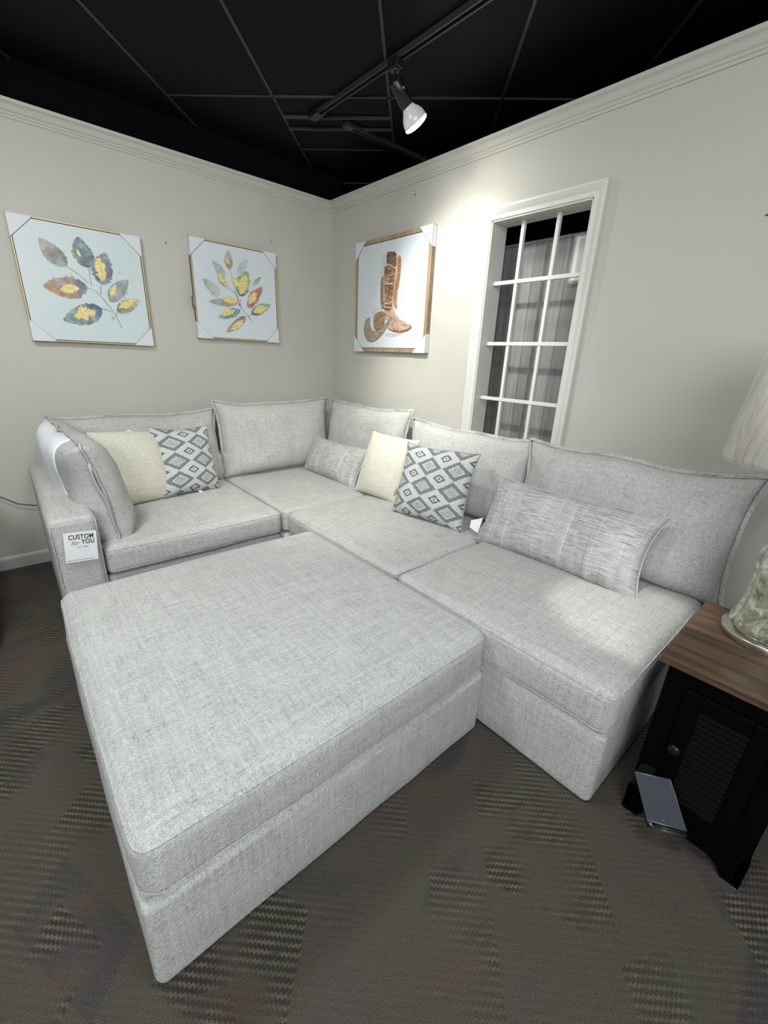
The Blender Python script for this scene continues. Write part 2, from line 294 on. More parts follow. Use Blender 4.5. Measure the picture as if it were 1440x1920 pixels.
# ------------------------------------------------------------------ helpers
def tag(o, label=None, cat=None, group=None, kind=None):
    if label: o['label'] = label
    if cat: o['category'] = cat
    if group: o['group'] = group
    if kind: o['kind'] = kind
    return o
def empty(name, loc, label, cat, group=None):
    o = bpy.data.objects.new(name, None); C.objects.link(o); o.location = loc; o.empty_display_size = 0.05
    return tag(o, label, cat, group)
def link(name, me, mats, parent=None, loc=None, mtx=None, smooth=False):
    o = bpy.data.objects.new(name, me); C.objects.link(o)
    for m in (mats if isinstance(mats, (list,tuple)) else [mats]): me.materials.append(m)
    if smooth:
        for p in me.polygons: p.use_smooth = True
    if mtx is not None: o.matrix_world = mtx
    elif loc is not None: o.location = loc
    if parent is not None:
        o.parent = parent; o.matrix_parent_inverse = Matrix.Identity(4)
        pl = parent.matrix_basis if parent.parent is None else parent.parent.matrix_basis @ parent.matrix_basis
        if mtx is not None: o.matrix_basis = pl.inverted() @ mtx
        else: o.matrix_basis = pl.inverted() @ Matrix.Translation(loc or (0,0,0))
    return o
def bm_new(): return bmesh.new()
def fin(bm):
    bmesh.ops.recalc_face_normals(bm, faces=bm.faces)
    me = bpy.data.meshes.new('m'); bm.to_mesh(me); bm.free(); return me
def add_box(bm, x0,x1,y0,y1,z0,z1, bev=0.0, mi=0, seg=2):
    r = bmesh.ops.create_cube(bm, size=1.0); vs = r['verts']
    for v in vs: v.co = Vector(((x0+x1)/2+v.co.x*(x1-x0), (y0+y1)/2+v.co.y*(y1-y0), (z0+z1)/2+v.co.z*(z1-z0)))
    fs = set(f for v in vs for f in v.link_faces)
    for f in fs: f.material_index = mi
    if bev > 0:
        es = list(set(e for v in vs for e in v.link_edges))
        rr = bmesh.ops.bevel(bm, geom=es, offset=bev, segments=seg, profile=0.5, affect='EDGES')
        for f in rr['faces']: f.material_index = mi
    return bm
def add_prism(bm, poly, d, mi=0):
    """poly: list of 3D points (planar), extruded by vector d"""
    a = [bm.verts.new(Vector(p)) for p in poly]; b = [bm.verts.new(Vector(p)+Vector(d)) for p in poly]
    fs = [bm.faces.new(a), bm.faces.new(list(reversed(b)))]
    n = len(a)
    for i in range(n): fs.append(bm.faces.new([a[i], b[i], b[(i+1)%n], a[(i+1)%n]]))
    for f in fs: f.material_index = mi
def add_tube(bm, pts, r, seg=8, closed=False, mi=0, caps=True):
    pts = [Vector(p) for p in pts]; n = len(pts); rings = []
    prev = None
    for i, p in enumerate(pts):
        if closed: d = pts[(i+1)%n]-pts[i-1]
        else: d = pts[min(i+1,n-1)]-pts[max(i-1,0)]
        if d.length < 1e-9: d = Vector((0,0,1))
        d.normalize()
        if prev is None: ref = Vector((0,0,1)) if abs(d.z) < 0.9 else Vector((1,0,0))
        else: ref = prev
        a = (ref - d*ref.dot(d));
        if a.length < 1e-6: a = d.orthogonal()
        a.normalize(); prev = a; b = d.cross(a)
        rr = r[i] if isinstance(r, (list,tuple)) else r
        rings.append([bm.verts.new(p + (a*math.cos(2*PI*k/seg)+b*math.sin(2*PI*k/seg))*rr) for k in range(seg)])
    m = n if closed else n-1
    for i in range(m):
        A = rings[i]; B = rings[(i+1)%n]
        for k in range(seg):
            f = bm.faces.new([A[k],A[(k+1)%seg],B[(k+1)%seg],B[k]]); f.material_index = mi; f.smooth = True
    if not closed and caps:
        for q in (rings[0], rings[-1]):
            f = bm.faces.new(q); f.material_index = mi
def add_lathe(bm, prof, seg=48, mtx=None, mi=0, fn=None):
    rings = []
    for (r, z) in prof:
        ring = []
        for k in range(seg):
            a = 2*PI*k/seg; rr = r*(fn(a, z) if fn else 1)
            p = Vector((rr*math.cos(a), rr*math.sin(a), z))
            ring.append(bm.verts.new(mtx @ p if mtx else p))
        rings.append(ring)
    for i in range(len(rings)-1):
        for k in range(seg):
            f = bm.faces.new([rings[i][k], rings[i][(k+1)%seg], rings[i+1][(k+1)%seg], rings[i+1][k]]); f.material_index = mi; f.smooth = True
    for q in (rings[0], rings[-1]):
        if (q[0].co-q[len(q)//2].co).length > 1e-4:
            f = bm.faces.new(q); f.material_index = mi

def soft_coords(h, r, n):
    k = 5; out = []
    e = [r*math.tan(PI/4*i/k) for i in range(k+1)]
    for s in e: out.append(-h + r - s)
    out = sorted(set(round(v,6) for v in out))
    for i in range(1, n): out.append(-(h-r) + 2*(h-r)*i/n)
    out += [h - r + s for s in e]
    return sorted(set(round(v,6) for v in out))
def soft_box(size, r, crown=(0,0,0), wob=0.0, seed=0.0, n=(14,14,5), pinch=0.0):
    """rounded upholstered box centred at origin; crown bulges each axis' faces; returns bmesh and displacement function"""
    hx, hy, hz = (s/2 for s in size); H = Vector((hx,hy,hz))
    def disp(p):
        q = Vector([max(-H[i]+r, min(H[i]-r, p[i])) for i in range(3)])
        d = p-q; nn = d.normalized() if d.length > 1e-9 else Vector((0,0,0))
        o = q + nn*r
        u = [o[i]/H[i] for i in range(3)]
        b = Vector((0,0,0))
        for i in range(3):
            j, k = [t for t in range(3) if t != i]
            b[i] = crown[i]*nn[i]*max(0,(1-abs(u[j])**2.6))*max(0,(1-abs(u[k])**2.6))
        if wob:
            w = noise.noise(o*4.0+Vector((seed,seed*2,0)))*wob + noise.noise(o*11+Vector((seed,0,seed)))*wob*0.35
            b += nn*w
        return o+b
    bm = bm_new(); cs = [soft_coords(H[i], r, n[i]) for i in range(3)]; V = {}
    def vert(p):
        key = (round(p[0],5), round(p[1],5), round(p[2],5))
        if key not in V: V[key] = bm.verts.new(disp(Vector(p)))
        return V[key]
    for ax in range(3):
        j, k = [t for t in range(3) if t != ax]
        for sgn in (-1, 1):
            for a in range(len(cs[j])-1):
                for b in range(len(cs[k])-1):
                    pts = []
                    for (aa, bb) in ((a,b),(a+1,b),(a+1,b+1),(a,b+1)):
                        p = [0,0,0]; p[ax] = sgn*H[ax]; p[j] = cs[j][aa]; p[k] = cs[k][bb]; pts.append(p)
                    f = bm.faces.new([vert(p) for p in pts]); f.smooth = True
    return bm, disp, H
def welt(disp, H, r, zface=1, level=0.75, off=0.0):
    """closed path round the top edge of a soft box"""
    pts = []
    hx, hy = H.x, H.y; N = 14
    path = []
    for i in range(N): path.append((-hx+r+(2*hx-2*r)*i/(N-1), -hy))
    for i in range(1,5): path.append((hx-r+r*math.tan(PI/4*i/5) if i<5 else hx, -hy))
    for i in range(1,5): path.append((hx, -hy+r-r*math.tan(PI/4*(5-i)/5)))
    for i in range(N): path.append((hx, -hy+r+(2*hy-2*r)*i/(N-1)))
    for i in range(1,5): path.append((hx, hy-r+r*math.tan(PI/4*i/5)))
    for i in range(1,5): path.append((hx-r+r*math.tan(PI/4*(5-i)/5), hy))
    for i in range(N): path.append((hx-r-(2*hx-2*r)*i/(N-1), hy))
    for i in range(1,5): path.append((-hx+r-r*math.tan(PI/4*i/5), hy))
    for i in range(1,5): path.append((-hx, hy-r+r*math.tan(PI/4*(5-i)/5)))
    for i in range(N): path.append((-hx, hy-r-(2*hy-2*r)*i/(N-1)))
    for i in range(1,5): path.append((-hx, -hy+r-r*math.tan(PI/4*i/5)))
    for i in range(1,5): path.append((-hx+r-r*math.tan(PI/4*(5-i)/5), -hy))
    z = zface*(H.z - r + r*level)
    out = []
    for (x,y) in path:
        p = disp(Vector((x,y,z)))
        if not out or (p-out[-1]).length > 1e-4: out.append(p)
    if (out[0]-out[-1]).length < 1e-4: out.pop()
    return out
def cushion_box(name, x0,x1,y0,y1,z0,z1, r, mat, parent, crown=(0,0,0.015), wob=0.004, seed=1.0, welts=((1,0.75),), n=(14,14,5)):
    bm, disp, H = soft_box((x1-x0,y1-y0,z1-z0), r, crown, wob, seed, n)
    c = Vector(((x0+x1)/2,(y0+y1)/2,(z0+z1)/2))
    o = link(name, fin(bm), mat, parent, loc=c, smooth=True)
    for (sg, lv) in welts:
        b2 = bm_new(); add_tube(b2, welt(disp, H, r, sg, lv), 0.0028, 6, closed=True)
        link('piping', fin(b2), mat, o, loc=c, smooth=True)
    return o

def frame_m(c, u, v):
    u = Vector(u).normalized(); v = Vector(v); v = (v-u*v.dot(u)).normalized(); w = u.cross(v)
    m = Matrix.Identity(4)
    for i in range(3): m[i][0] = u[i]; m[i][1] = v[i]; m[i][2] = w[i]; m[i][3] = c[i]
    return m
def pillow_mesh(w, h, t, pinch=0.06, p=3.0, q=0.55, wob=0.008, seed=0, flange=0.0, sag=0.0, nu=30, nv=24, wrinkle=0.0, fold=None, skew=0.0, ear=0.010):
    bm = bm_new(); uvl = bm.loops.layers.uv.new('UVMap'); G = {}
    def pos(a, b, side):
        x = w/2*a*(1-pinch*(1-b*b)*abs(a)**2); y = h/2*b*(1-pinch*(1-a*a)*abs(b)**2)
        # corner ears
        er = (abs(a)*abs(b))**5; x += math.copysign(ear, a)*er; y += math.copysign(ear, b)*er
        e = max(0.0, (1-abs(a)**p)*(1-abs(b)**p))**q
        z = side*t/2*e
        if sag: z *= (1 + sag*(-b)*0.6)
        N = Vector((x*5+seed*3.1, y*5, side*2.0+seed))
        z += side*noise.noise(N)*wob*min(1, e*2)
        z += noise.noise(Vector((x*2.4+seed, y*2.4+seed*1.7, 5)))*wob*2.2
        if wrinkle:
            # radiating creases near corners and edges
            ee = 1-e
            z += side*wrinkle*min(1, 4*e)*ee*math.sin(9*math.atan2(abs(b)-1.15, abs(a)-1.15)*2+seed)*0.6
            z += side*wrinkle*min(1,3*e)*noise.noise(Vector((x*16+seed, y*9, seed)))*0.8
        y += -noise.noise(Vector((x*3.1+seed*2, 1.3, seed)))*0.02*(1 if b > 0 else 0)*abs(b)**3
        if fold and b > 0: # dented top edge
            y -= fold*math.exp(-((a-0.25)/0.16)**2)*b**4
        x += skew*b
        return Vector((x, y, z))
    def par(i, n):
        s = -1+2*i/n; return math.copysign(1-(1-abs(s))**1.25, s) if s else 0.0
    for side in (1,-1):
        for i in range(nu+1):
            for j in range(nv+1):
                a, b = par(i,nu), par(j,nv)
                edge = i in (0,nu) or j in (0,nv)
                key = (i,j,0 if edge else side)
                if key not in G: G[key] = (bm.verts.new(pos(a,b,side)), a, b)
        for i in range(nu):
            for j in range(nv):
                q4 = [(i,j),(i+1,j),(i+1,j+1),(i,j+1)]
                if side < 0: q4.reverse()
                ks = []
                for (ii,jj) in q4:
                    edge = ii in (0,nu) or jj in (0,nv); ks.append(G[(ii,jj,0 if edge else side)])
                f = bm.faces.new([k[0] for k in ks]); f.smooth = True
                for lp, k in zip(f.loops, ks): lp[uvl].uv = (k[1]*w/2+w, k[2]*h/2+h)
    loop = [G[(i,0,0)][0].co.copy() for i in range(nu+1)] + [G[(nu,j,0)][0].co.copy() for j in range(1,nv+1)] + \
           [G[(i,nv,0)][0].co.copy() for i in range(nu-1,-1,-1)] + [G[(0,j,0)][0].co.copy() for j in range(nv-1,0,-1)]
    if flange:
        cen = Vector((0,0,0)); n = len(loop); outer = []
        for i, p_ in enumerate(loop):
            d = loop[(i+1)%n]-loop[i-1]; nr = Vector((d.y,-d.x,0)).normalized()
            outer.append(p_ + nr*flange*(1+0.25*noise.noise(Vector((i*0.5,seed,0)))) + Vector((0,0,0.012*noise.noise(Vector((i*0.33,seed,4))))))
        loop2 = outer
        th = 0.004
        ra = [[bm.verts.new(p_+Vector((0,0,s*th))) for p_ in lp_] for lp_ in (loop,outer) for s in (1,-1)]
        A,B,D,E = ra
        for i in range(n):
            k = (i+1)%n
            for q4 in ((A[i],A[k],D[k],D[i]),(B[i],E[i],E[k],B[k]),(D[i],D[k],E[k],E[i])):
                f = bm.faces.new(q4); f.smooth = True
        loop = outer
    return bm, loop
def cushion(name, c, u, v, w, h, t, mat, parent=None, label=None, cat=None, group=None, pipe=0.004, pipemat=None, stuff=None, **kw):
    bm, loop = pillow_mesh(w, h, t, **kw)
    m = frame_m(c, u, v)
    me = fin(bm)
    if parent is None:
        o = link(name, me, mat, mtx=m, smooth=True); tag(o, label, cat, group)
    else: o = link(name, me, mat, parent, mtx=m, smooth=True)
    if pipe:
        b2 = bm_new(); add_tube(b2, loop, pipe, 6, closed=True)
        link('piping', fin(b2), pipemat or mat, o, mtx=m, smooth=True)
    return o, m

def struct(name, bm, mats, parent=None, smooth=False, label=None):
    o = link(name, fin(bm), mats, parent, loc=(0,0,0) , smooth=smooth)
    if parent is None: o['kind'] = 'structure'
    return o

# ------------------------------------------------------------------ room shell
YA, XB, HC = 3.468, 2.380, 2.79
X0, X1, Y0, Y1 = -3.2, 4.6, -2.6, 5.0
bm = bm_new(); add_box(bm, X0,X1,Y0,Y1,-0.06,0.0); struct('floor', bm, M['carpet'])
bm = bm_new(); add_box(bm, X0,X1,Y0,Y1,HC,HC+0.05); struct('ceiling', bm, M['ceil'])
bm = bm_new(); add_box(bm, X0,XB+0.13,YA,YA+0.13,0,2.59); struct('wall_back', bm, M['wall'])
bm = bm_new(); add_box(bm, X0,2.50,YA+0.012,YA+0.12,2.59,HC); struct('wall_upper_back', bm, M['black'])
# right partition with the window opening
WY0, WY1, WZ0, WZ1 = 1.208, 1.802, 0.84, 2.182
bm = bm_new()
add_box(bm, XB,XB+0.13, WY1,YA, 0,2.59); add_box(bm, XB,XB+0.13, Y0,WY0, 0,2.59)
add_box(bm, XB,XB+0.13, WY0,WY1, WZ1,2.59); add_box(bm, XB,XB+0.13, WY0,WY1, 0,WZ0)
struct('wall_right', bm, M['wall'])
bm = bm_new(); add_box(bm, X0-0.1,X0, Y0,YA+0.13, 0,HC); struct('wall_left', bm, M['wall'])
bm = bm_new(); add_box(bm, X0,X1, Y0-0.1,Y0, 0,HC); struct('wall_front', bm, M['wall'])
# the room beyond the partition: whitewashed plank partition
bm = bm_new(); add_box(bm, 2.63,2.70, -0.6,Y1, 0,2.095); add_box(bm, 2.622,2.71, -0.6,Y1, 2.095,2.11)
struct('wall_beyond', bm, M['plank'])
bm = bm_new(); add_box(bm, X1,X1+0.1, Y0,Y1, 0,HC); struct('wall_far', bm, M['black'])
bm = bm_new(); add_box(bm, X0,X1, Y1,Y1+0.1, 0,HC); struct('wall_rear', bm, M['black'])
# crown moulding
prof = [(0,2.517),(0.007,2.517),(0.010,2.528),(0.016,2.532),(0.018,2.540),(0.026,2.546),(0.036,2.566),(0.042,2.572),(0.050,2.577),(0.052,2.592),(0,2.592)]
bm = bm_new()
a = [bm.verts.new((X0, YA-o_, z)) for o_, z in prof]; b = [bm.verts.new((XB-o_, YA-o_, z)) for o_, z in prof]
for i in range(len(prof)):
    k = (i+1)%len(prof); bm.faces.new([a[i],b[i],b[k],a[k]])
bm.faces.new(a); bm.faces.new(b); struct('trim_1', bm, M['crown'])
bm = bm_new()
a = [bm.verts.new((XB-o_, Y0, z)) for o_, z in prof]; b = [bm.verts.new((XB-o_, YA-o_, z)) for o_, z in prof]
for i in range(len(prof)):
    k = (i+1)%len(prof); bm.faces.new([a[i],b[i],b[k],a[k]])
bm.faces.new(a); bm.faces.new(b); struct('trim_2', bm, M['crown'])
def baseboard(nm, p0, p1, nrm):
    pr = [(0,0),(0.014,0),(0.014,0.068),(0.010,0.080),(0.004,0.086),(0,0.086)]
    bm = bm_new(); p0 = Vector(p0); p1 = Vector(p1); nrm = Vector(nrm)
    a = [bm.verts.new(p0+nrm*o_+Vector((0,0,z))) for o_, z in pr]; b = [bm.verts.new(p1+nrm*o_+Vector((0,0,z))) for o_, z in pr]
    for i in range(len(pr)):
        k = (i+1)%len(pr); bm.faces.new([a[i],b[i],b[k],a[k]])
    bm.faces.new(a); bm.faces.new(b); struct(nm, bm, M['base'])
baseboard('baseboard_back', (X0,YA,0), (XB,YA,0), (0,-1,0))
baseboard('baseboard_right', (XB,Y0,0), (XB,YA-0.02,0), (-1,0,0))

# window: casing, jamb lining and the open grille
win = bpy.data.objects.new('window_1', None); C.objects.link(win); win.location = (XB,1.5,WZ0); win['kind'] = 'structure'
cprof = [(0.0,0.010),(0.004,0.016),(0.010,0.016),(0.014,0.013),(0.024,0.014),(0.036,0.022),(0.044,0.026),(0.052,0.030),(0.062,0.030),(0.065,0.024),(0.065,0.0),(0.0,0.0)]
bm = bm_new()
corners = [(WY0,WZ0),(WY0,WZ1),(WY1,WZ1),(WY1,WZ0)]; dirs = [(-1,-0),(-1,1),(1,1),(1,0)]
rings = []
for (cy,cz),(dy,dz) in zip(corners,dirs): rings.append([bm.verts.new((XB-p_, cy+dy*o_, cz+dz*o_)) for o_, p_ in cprof])
for i in range(3):
    for k in range(len(cprof)):
        kk = (k+1)%len(cprof); bm.faces.new([rings[i][k],rings[i+1][k],rings[i+1][kk],rings[i][kk]])
bm.faces.new(rings[0]); bm.faces.new(rings[-1])
struct('casing', bm, M['casing'], win)
bm = bm_new(); add_box(bm, XB-0.008,XB+0.135, WY1-0.006,WY1, WZ0,WZ1); add_box(bm, XB-0.008,XB+0.135, WY0,WY0+0.006, WZ0,WZ1); add_box(bm, XB-0.008,XB+0.135, WY0,WY1, WZ1-0.006,WZ1); add_box(bm, XB-0.02,XB+0.135, WY0,WY1, WZ0,WZ0+0.01)
struct('jamb', bm, M['casing'], win)
for y in (1.633, 1.418):
    bm = bm_new(); add_box(bm, 2.434,2.456, y-0.0105,y+0.0105, WZ0+0.01,WZ1-0.006, 0.002); struct('mullion', bm, M['casing'], win)
for z in (1.862, 1.518, 1.183):
    bm = bm_new(); add_box(bm, 2.430,2.452, WY0+0.006,WY1-0.006, z-0.0105,z+0.0105, 0.002); struct('glazing_bar', bm, M['casing'], win)

# ceiling grid (2x4 tiles, turned 45 degrees)
def tbar(bm, p, q, w=0.014, z0=HC-0.006, z1=HC):
    p = Vector((*p,0)); q = Vector((*q,0)); d = (q-p).normalized(); n_ = Vector((-d.y,d.x,0))*w/2
    add_prism(bm, [p+n_+Vector((0,0,z0)), p-n_+Vector((0,0,z0)), q-n_+Vector((0,0,z0)), q+n_+Vector((0,0,z0))], (0,0,z1-z0))
def uv2(u, v): return ((u+v)/math.sqrt(2), (v-u)/math.sqrt(2))
bm = bm_new()
for u in (-2.2,-1.53,-0.905,-0.237,0.395,1.045,1.69):
    tbar(bm, uv2(u,-0.9 if u > 1 else -0.2), uv2(u,4.7))
for v in (1.79,3.04,4.30): tbar(bm, uv2(-0.905 if v<4 else -0.9,v), uv2(1.69,v))
tbar(bm, uv2(-0.905,3.687), uv2(-0.237,3.687), 0.008); tbar(bm, uv2(-1.53,3.04), uv2(-0.9,3.04), 0.006)
struct('trim_3', bm, M['grid'])

# ------------------------------------------------------------------ track lighting
TX = 1.775
t1 = empty('light_track', (TX,1.2,HC), 'long black ceiling light track running beside the right wall, carrying the lit spotlight', 'light track')
bm = bm_new(); add_box(bm, TX-0.018,TX-0.010, -0.9,2.74, HC-0.024,HC); add_box(bm, TX+0.010,TX+0.018, -0.9,2.74, HC-0.024,HC); add_box(bm, TX-0.010,TX+0.010, -0.9,2.74, HC-0.010,HC)
link('rail', fin(bm), M['track'], t1, loc=(0,0,0))
bm = bm_new(); add_box(bm, TX-0.028,TX+0.028, 2.70,2.80, HC-0.030,HC, 0.004); add_tube(bm, [(TX-0.01,2.70,HC-0.03),(TX+0.02,2.66,HC-0.036),(TX+0.03,2.68,HC-0.03)], 0.003)
link('end_feed', fin(bm), M['metalblack'], t1, loc=(0,0,0))
t2 = empty('light_track', (2.0,2.71,HC), 'short black ceiling light track crossing over the top of the right wall', 'light track')
bm = bm_new(); add_box(bm, 1.99,3.3, 2.692,2.700, HC-0.026,HC); add_box(bm, 1.99,3.3, 2.720,2.728, HC-0.026,HC); add_box(bm, 1.99,3.3, 2.70,2.72, HC-0.012,HC)
link('rail', fin(bm), M['track'], t2, loc=(0,0,0))
bm = bm_new(); add_box(bm, 1.955,2.02, 2.685,2.735, HC-0.032,HC, 0.004); link('end_feed', fin(bm), M['track'], t2, loc=(0,0,0))
for (u0,u1,v,lab) in ((-0.90,-0.24,3.245,'thin dark hanger bar joining ceiling grid beside the long track end'),(-0.905,-0.24,3.385,'thin dark hanger bar below the short track end, farther from camera')):
    bm = bm_new(); tbar(bm, uv2(u0,v), uv2(u1,v), 0.012, HC-0.016, HC-0.002)
    o = link('hanger_bar', fin(bm), M['grid'], loc=(0,0,0)); tag(o, lab, 'hanger bar')
    bm = bm_new(); x_,y_ = uv2(u0,v); add_tube(bm, [(x_-0.004,y_+0.004,HC-0.006),(x_+0.004,y_-0.004,HC-0.006)], 0.012, 10); link('clamp', fin(bm), M['track'], o, loc=(0,0,0))

def rodm(p0, p1):
    p0 = Vector(p0); d = (Vector(p1)-p0).normalized(); return Matrix.Translation(p0) @ d.to_track_quat('Z','Y').to_matrix().to_4x4()
SP0 = Vector((1.744,2.000,2.672)); SP1 = Vector((1.880,1.967,2.527))
# bulb face centre and axis
L = (SP1-SP0).length; AX = rodm(SP0, SP1)
sp = empty('spotlight', (TX,2.045,HC-0.024), 'black track spotlight holding a lit white reflector bulb', 'spotlight')
bm = bm_new(); add_box(bm, TX-0.020,TX+0.020, 2.00,2.075, HC-0.052,HC-0.006, 0.004)
link('track_adapter', fin(bm), M['metalblack'], sp, loc=(0,0,0))
bm = bm_new(); add_lathe(bm, [(0.020,HC-0.060),(0.022,HC-0.056),(0.020,HC-0.052)], 20, Matrix.Translation((TX,2.035,0)))
link('swivel_collar', fin(bm), M['track'], sp, loc=(0,0,0))
bm = bm_new(); add_tube(bm, [(TX,2.035,HC-0.058),(TX-0.002,2.033,HC-0.085),(SP0.x+0.004,SP0.y+0.008,SP0.z+0.004),(SP0.x+0.02,SP0.y,SP0.z-0.02)], 0.0055, 8)
link('stem', fin(bm), M['metalblack'], sp, loc=(0,0,0), smooth=True)
bm = bm_new(); add_lathe(bm, [(0.004,-0.004),(0.030,-0.002),(0.034,0.004),(0.034,0.110),(0.030,0.110),(0.028,0.02)], 32, AX)
link('lamp_holder', fin(bm), M['metalblack'], sp, loc=(0,0,0), smooth=True)
q = AX @ Vector((0,-0.034,0.045))
bm = bm_new(); add_lathe(bm, [(0.006,-0.003),(0.006,0.006),(0.002,0.007)], 10, Matrix.Translation(AX @ Vector((-0.034,0,0.045))))
link('screw', fin(bm), M['chrome'], sp, loc=(0,0,0), smooth=True)
bm = bm_new(); add_lathe(bm, [(0.026,0.090),(0.028,0.110),(0.034,0.122),(0.048,0.140),(0.057,0.158),(0.0605,0.176),(0.0605,0.190)], 40, AX)
bulb = link('bulb', fin(bm), M['bulbwhite'], sp, loc=(0,0,0), smooth=True)
bm = bm_new(); add_lathe(bm, [(0.0606,0.184),(0.0606,0.190),(0.056,0.197),(0.040,0.203),(0.020,0.206),(0.001,0.207)], 40, AX)
link('bulb_face', fin(bm), M['bulbface'], sp, loc=(0,0,0), smooth=True)

# ------------------------------------------------------------------ ottoman
ot = empty('ottoman', (0.62,1.35,0), 'large square light grey tweed ottoman in front of the sectional sofa', 'ottoman')
cushion_box('base', 0.010,1.200,0.715,1.955,0.000,0.286, 0.024, M['otto'], ot, crown=(0.006,0.006,0.0), wob=0.004, seed=2.2, welts=(), n=(16,16,4))
cushion_box('cushion', 0.016,1.204,0.714,1.965,0.272,0.470, 0.052, M['otto'], ot, crown=(0.008,0.010,0.018), wob=0.004, seed=5.2, welts=((1,0.55),(-1,0.3)), n=(18,18,4))

# ------------------------------------------------------------------ sectional sofa
GS = 'upholstered units of the sectional sofa'
WL = ((1,0.55),(-1,0.4))
def unit(lab, cx, cy): return empty('sofa_unit', (cx,cy,0), lab, 'sofa unit', GS)
# left unit with arm
s1 = unit('sofa unit with the armrest, at the left end under the leaf paintings', 0.63, 2.85)
cushion_box('base', 0.225,1.215,2.335,3.40,0.004,0.300, 0.03, M['sofa'], s1, crown=(0,0.004,0), wob=0.003, seed=1.1, welts=(), n=(12,12,4))
# armrest with a slightly rising top
bm, disp, H = soft_box((0.190,1.120,0.645), 0.035, (0.004,0.006,0.006), 0.004, 7.7, (4,16,10))
for v in bm.verts:
    if v.co.z > 0: v.co.z += (v.co.y+0.56)/1.12*0.045*(v.co.z/0.32)
arm = link('armrest', fin(bm), M['sofa'], s1, loc=(0.137,2.870,0.3275), smooth=True)
for sx in (-1,1):
    pts = [(sx*0.088,-0.556,-0.30+0.60*i/12) for i in range(13)]
    b2 = bm_new(); add_tube(b2, pts, 0.0028, 6); link('piping', fin(b2), M['sofa'], arm, loc=(0.137,2.870,0.3275), smooth=True)
b2 = bm_new(); add_tube(b2, [(-0.088,-0.545,0.296),(-0.05,-0.549,0.302),(0,-0.551,0.304),(0.05,-0.549,0.302),(0.088,-0.545,0.296)], 0.0028, 6); link('piping', fin(b2), M['sofa'], arm, loc=(0.137,2.870,0.3275), smooth=True)
cushion_box('back_frame', 0.23,1.215,3.26,3.425,0.28,0.66, 0.035, M['sofa'], s1, wob=0.003, seed=3, welts=(), n=(10,3,5))
cushion_box('seat_cushion', 0.238,1.212,2.320,3.26,0.300,0.462, 0.042, M['sofa'], s1, crown=(0.002,0.010,0.016), wob=0.005, seed=4.4, welts=WL)
cushion('back_cushion', (0.72,3.315,0.705), (1,0.02,0.012), (-0.02,0.13,1), 0.955, 0.535, 0.21, M['sofa'], s1, flange=0.010, pinch=0.03, p=5, q=0.5, wob=0.012, seed=1.3, wrinkle=0.007, pipe=0.005, nu=36, nv=26, sag=0.25)
# side cushion against the arm, its white lined back towards the aisle
lc, lm = cushion('side_cushion', (0.262,2.845,0.706), (0.05,-1,-0.02), (-0.20,-0.02,1), 0.90, 0.53, 0.25, M['sofa'], s1, flange=0.009, pinch=0.04, p=6, q=0.42, wob=0.014, seed=6.1, wrinkle=0.012, pipe=0.006, sag=0.25)
# white lining panel on the back face
bmq, _ = pillow_mesh(0.90, 0.53, 0.25, 0.04, 6, 0.42, 0.014, 6.1, sag=0.25, wrinkle=0.012)
dele = [f for f in bmq.faces if not (f.calc_center_median().z > 0.0 and f.calc_center_median().x < 0.20)]
bmesh.ops.delete(bmq, geom=dele, context='FACES')
bmesh.ops.solidify(bmq, geom=list(bmq.faces), thickness=0.002)
mz = lm.copy()
o = link('lining_panel', fin(bmq), M['lining'], lc, mtx=lm @ Matrix.Translation((0,0,0.0025)), smooth=True); o['label'] = 'white lining on the back of the cushion'
b2 = bm_new(); add_tube(b2, [(0.452,-0.22+0.40*i/10,0.006*math.sin(i)) for i in range(11)], 0.0065, 8); link('zipper', fin(b2), M['zip'], lc, mtx=lm, smooth=True)

# corner unit
s2 = unit('corner sofa unit with two back cushions, where the walls meet', 1.75, 2.85)
cushion_box('base', 1.222,2.31,2.31,3.41,0.004,0.300, 0.03, M['sofa'], s2, wob=0.003, seed=1.9, welts=(), n=(12,12,4))
cushion_box('back_frame', 1.222,2.33,3.26,3.425,0.28,0.66, 0.035, M['sofa'], s2, wob=0.003, seed=3.3, welts=(), n=(10,3,5))
cushion_box('back_frame', 2.18,2.34,2.30,3.28,0.28,0.66, 0.035, M['sofa'], s2, wob=0.003, seed=3.7, welts=(), n=(3,10,5))
cushion_box('seat_cushion', 1.222,2.17,2.312,3.262,0.300,0.462, 0.042, M['sofa'], s2, crown=(0.002,0.004,0.016), wob=0.005, seed=4.9, welts=WL)
cushion('back_cushion', (1.712,3.305,0.742), (1,0.012,0.0), (-0.01,0.10,1), 0.985, 0.56, 0.22, M['sofa'], s2, flange=0.010, pinch=0.035, p=5, q=0.5, wob=0.010, seed=2.7, wrinkle=0.005, ear=0.020, pipe=0.005, nu=36, nv=26, sag=0.3)
cushion('back_cushion', (2.225,2.755,0.745), (0,-1,0.0), (0.08,0,1), 0.97, 0.56, 0.20, M['sofa'], s2, flange=0.010, pinch=0.045, p=5, q=0.5, wob=0.012, seed=3.9, wrinkle=0.006, ear=0.020, pipe=0.005, nu=36, nv=26, sag=0.3)

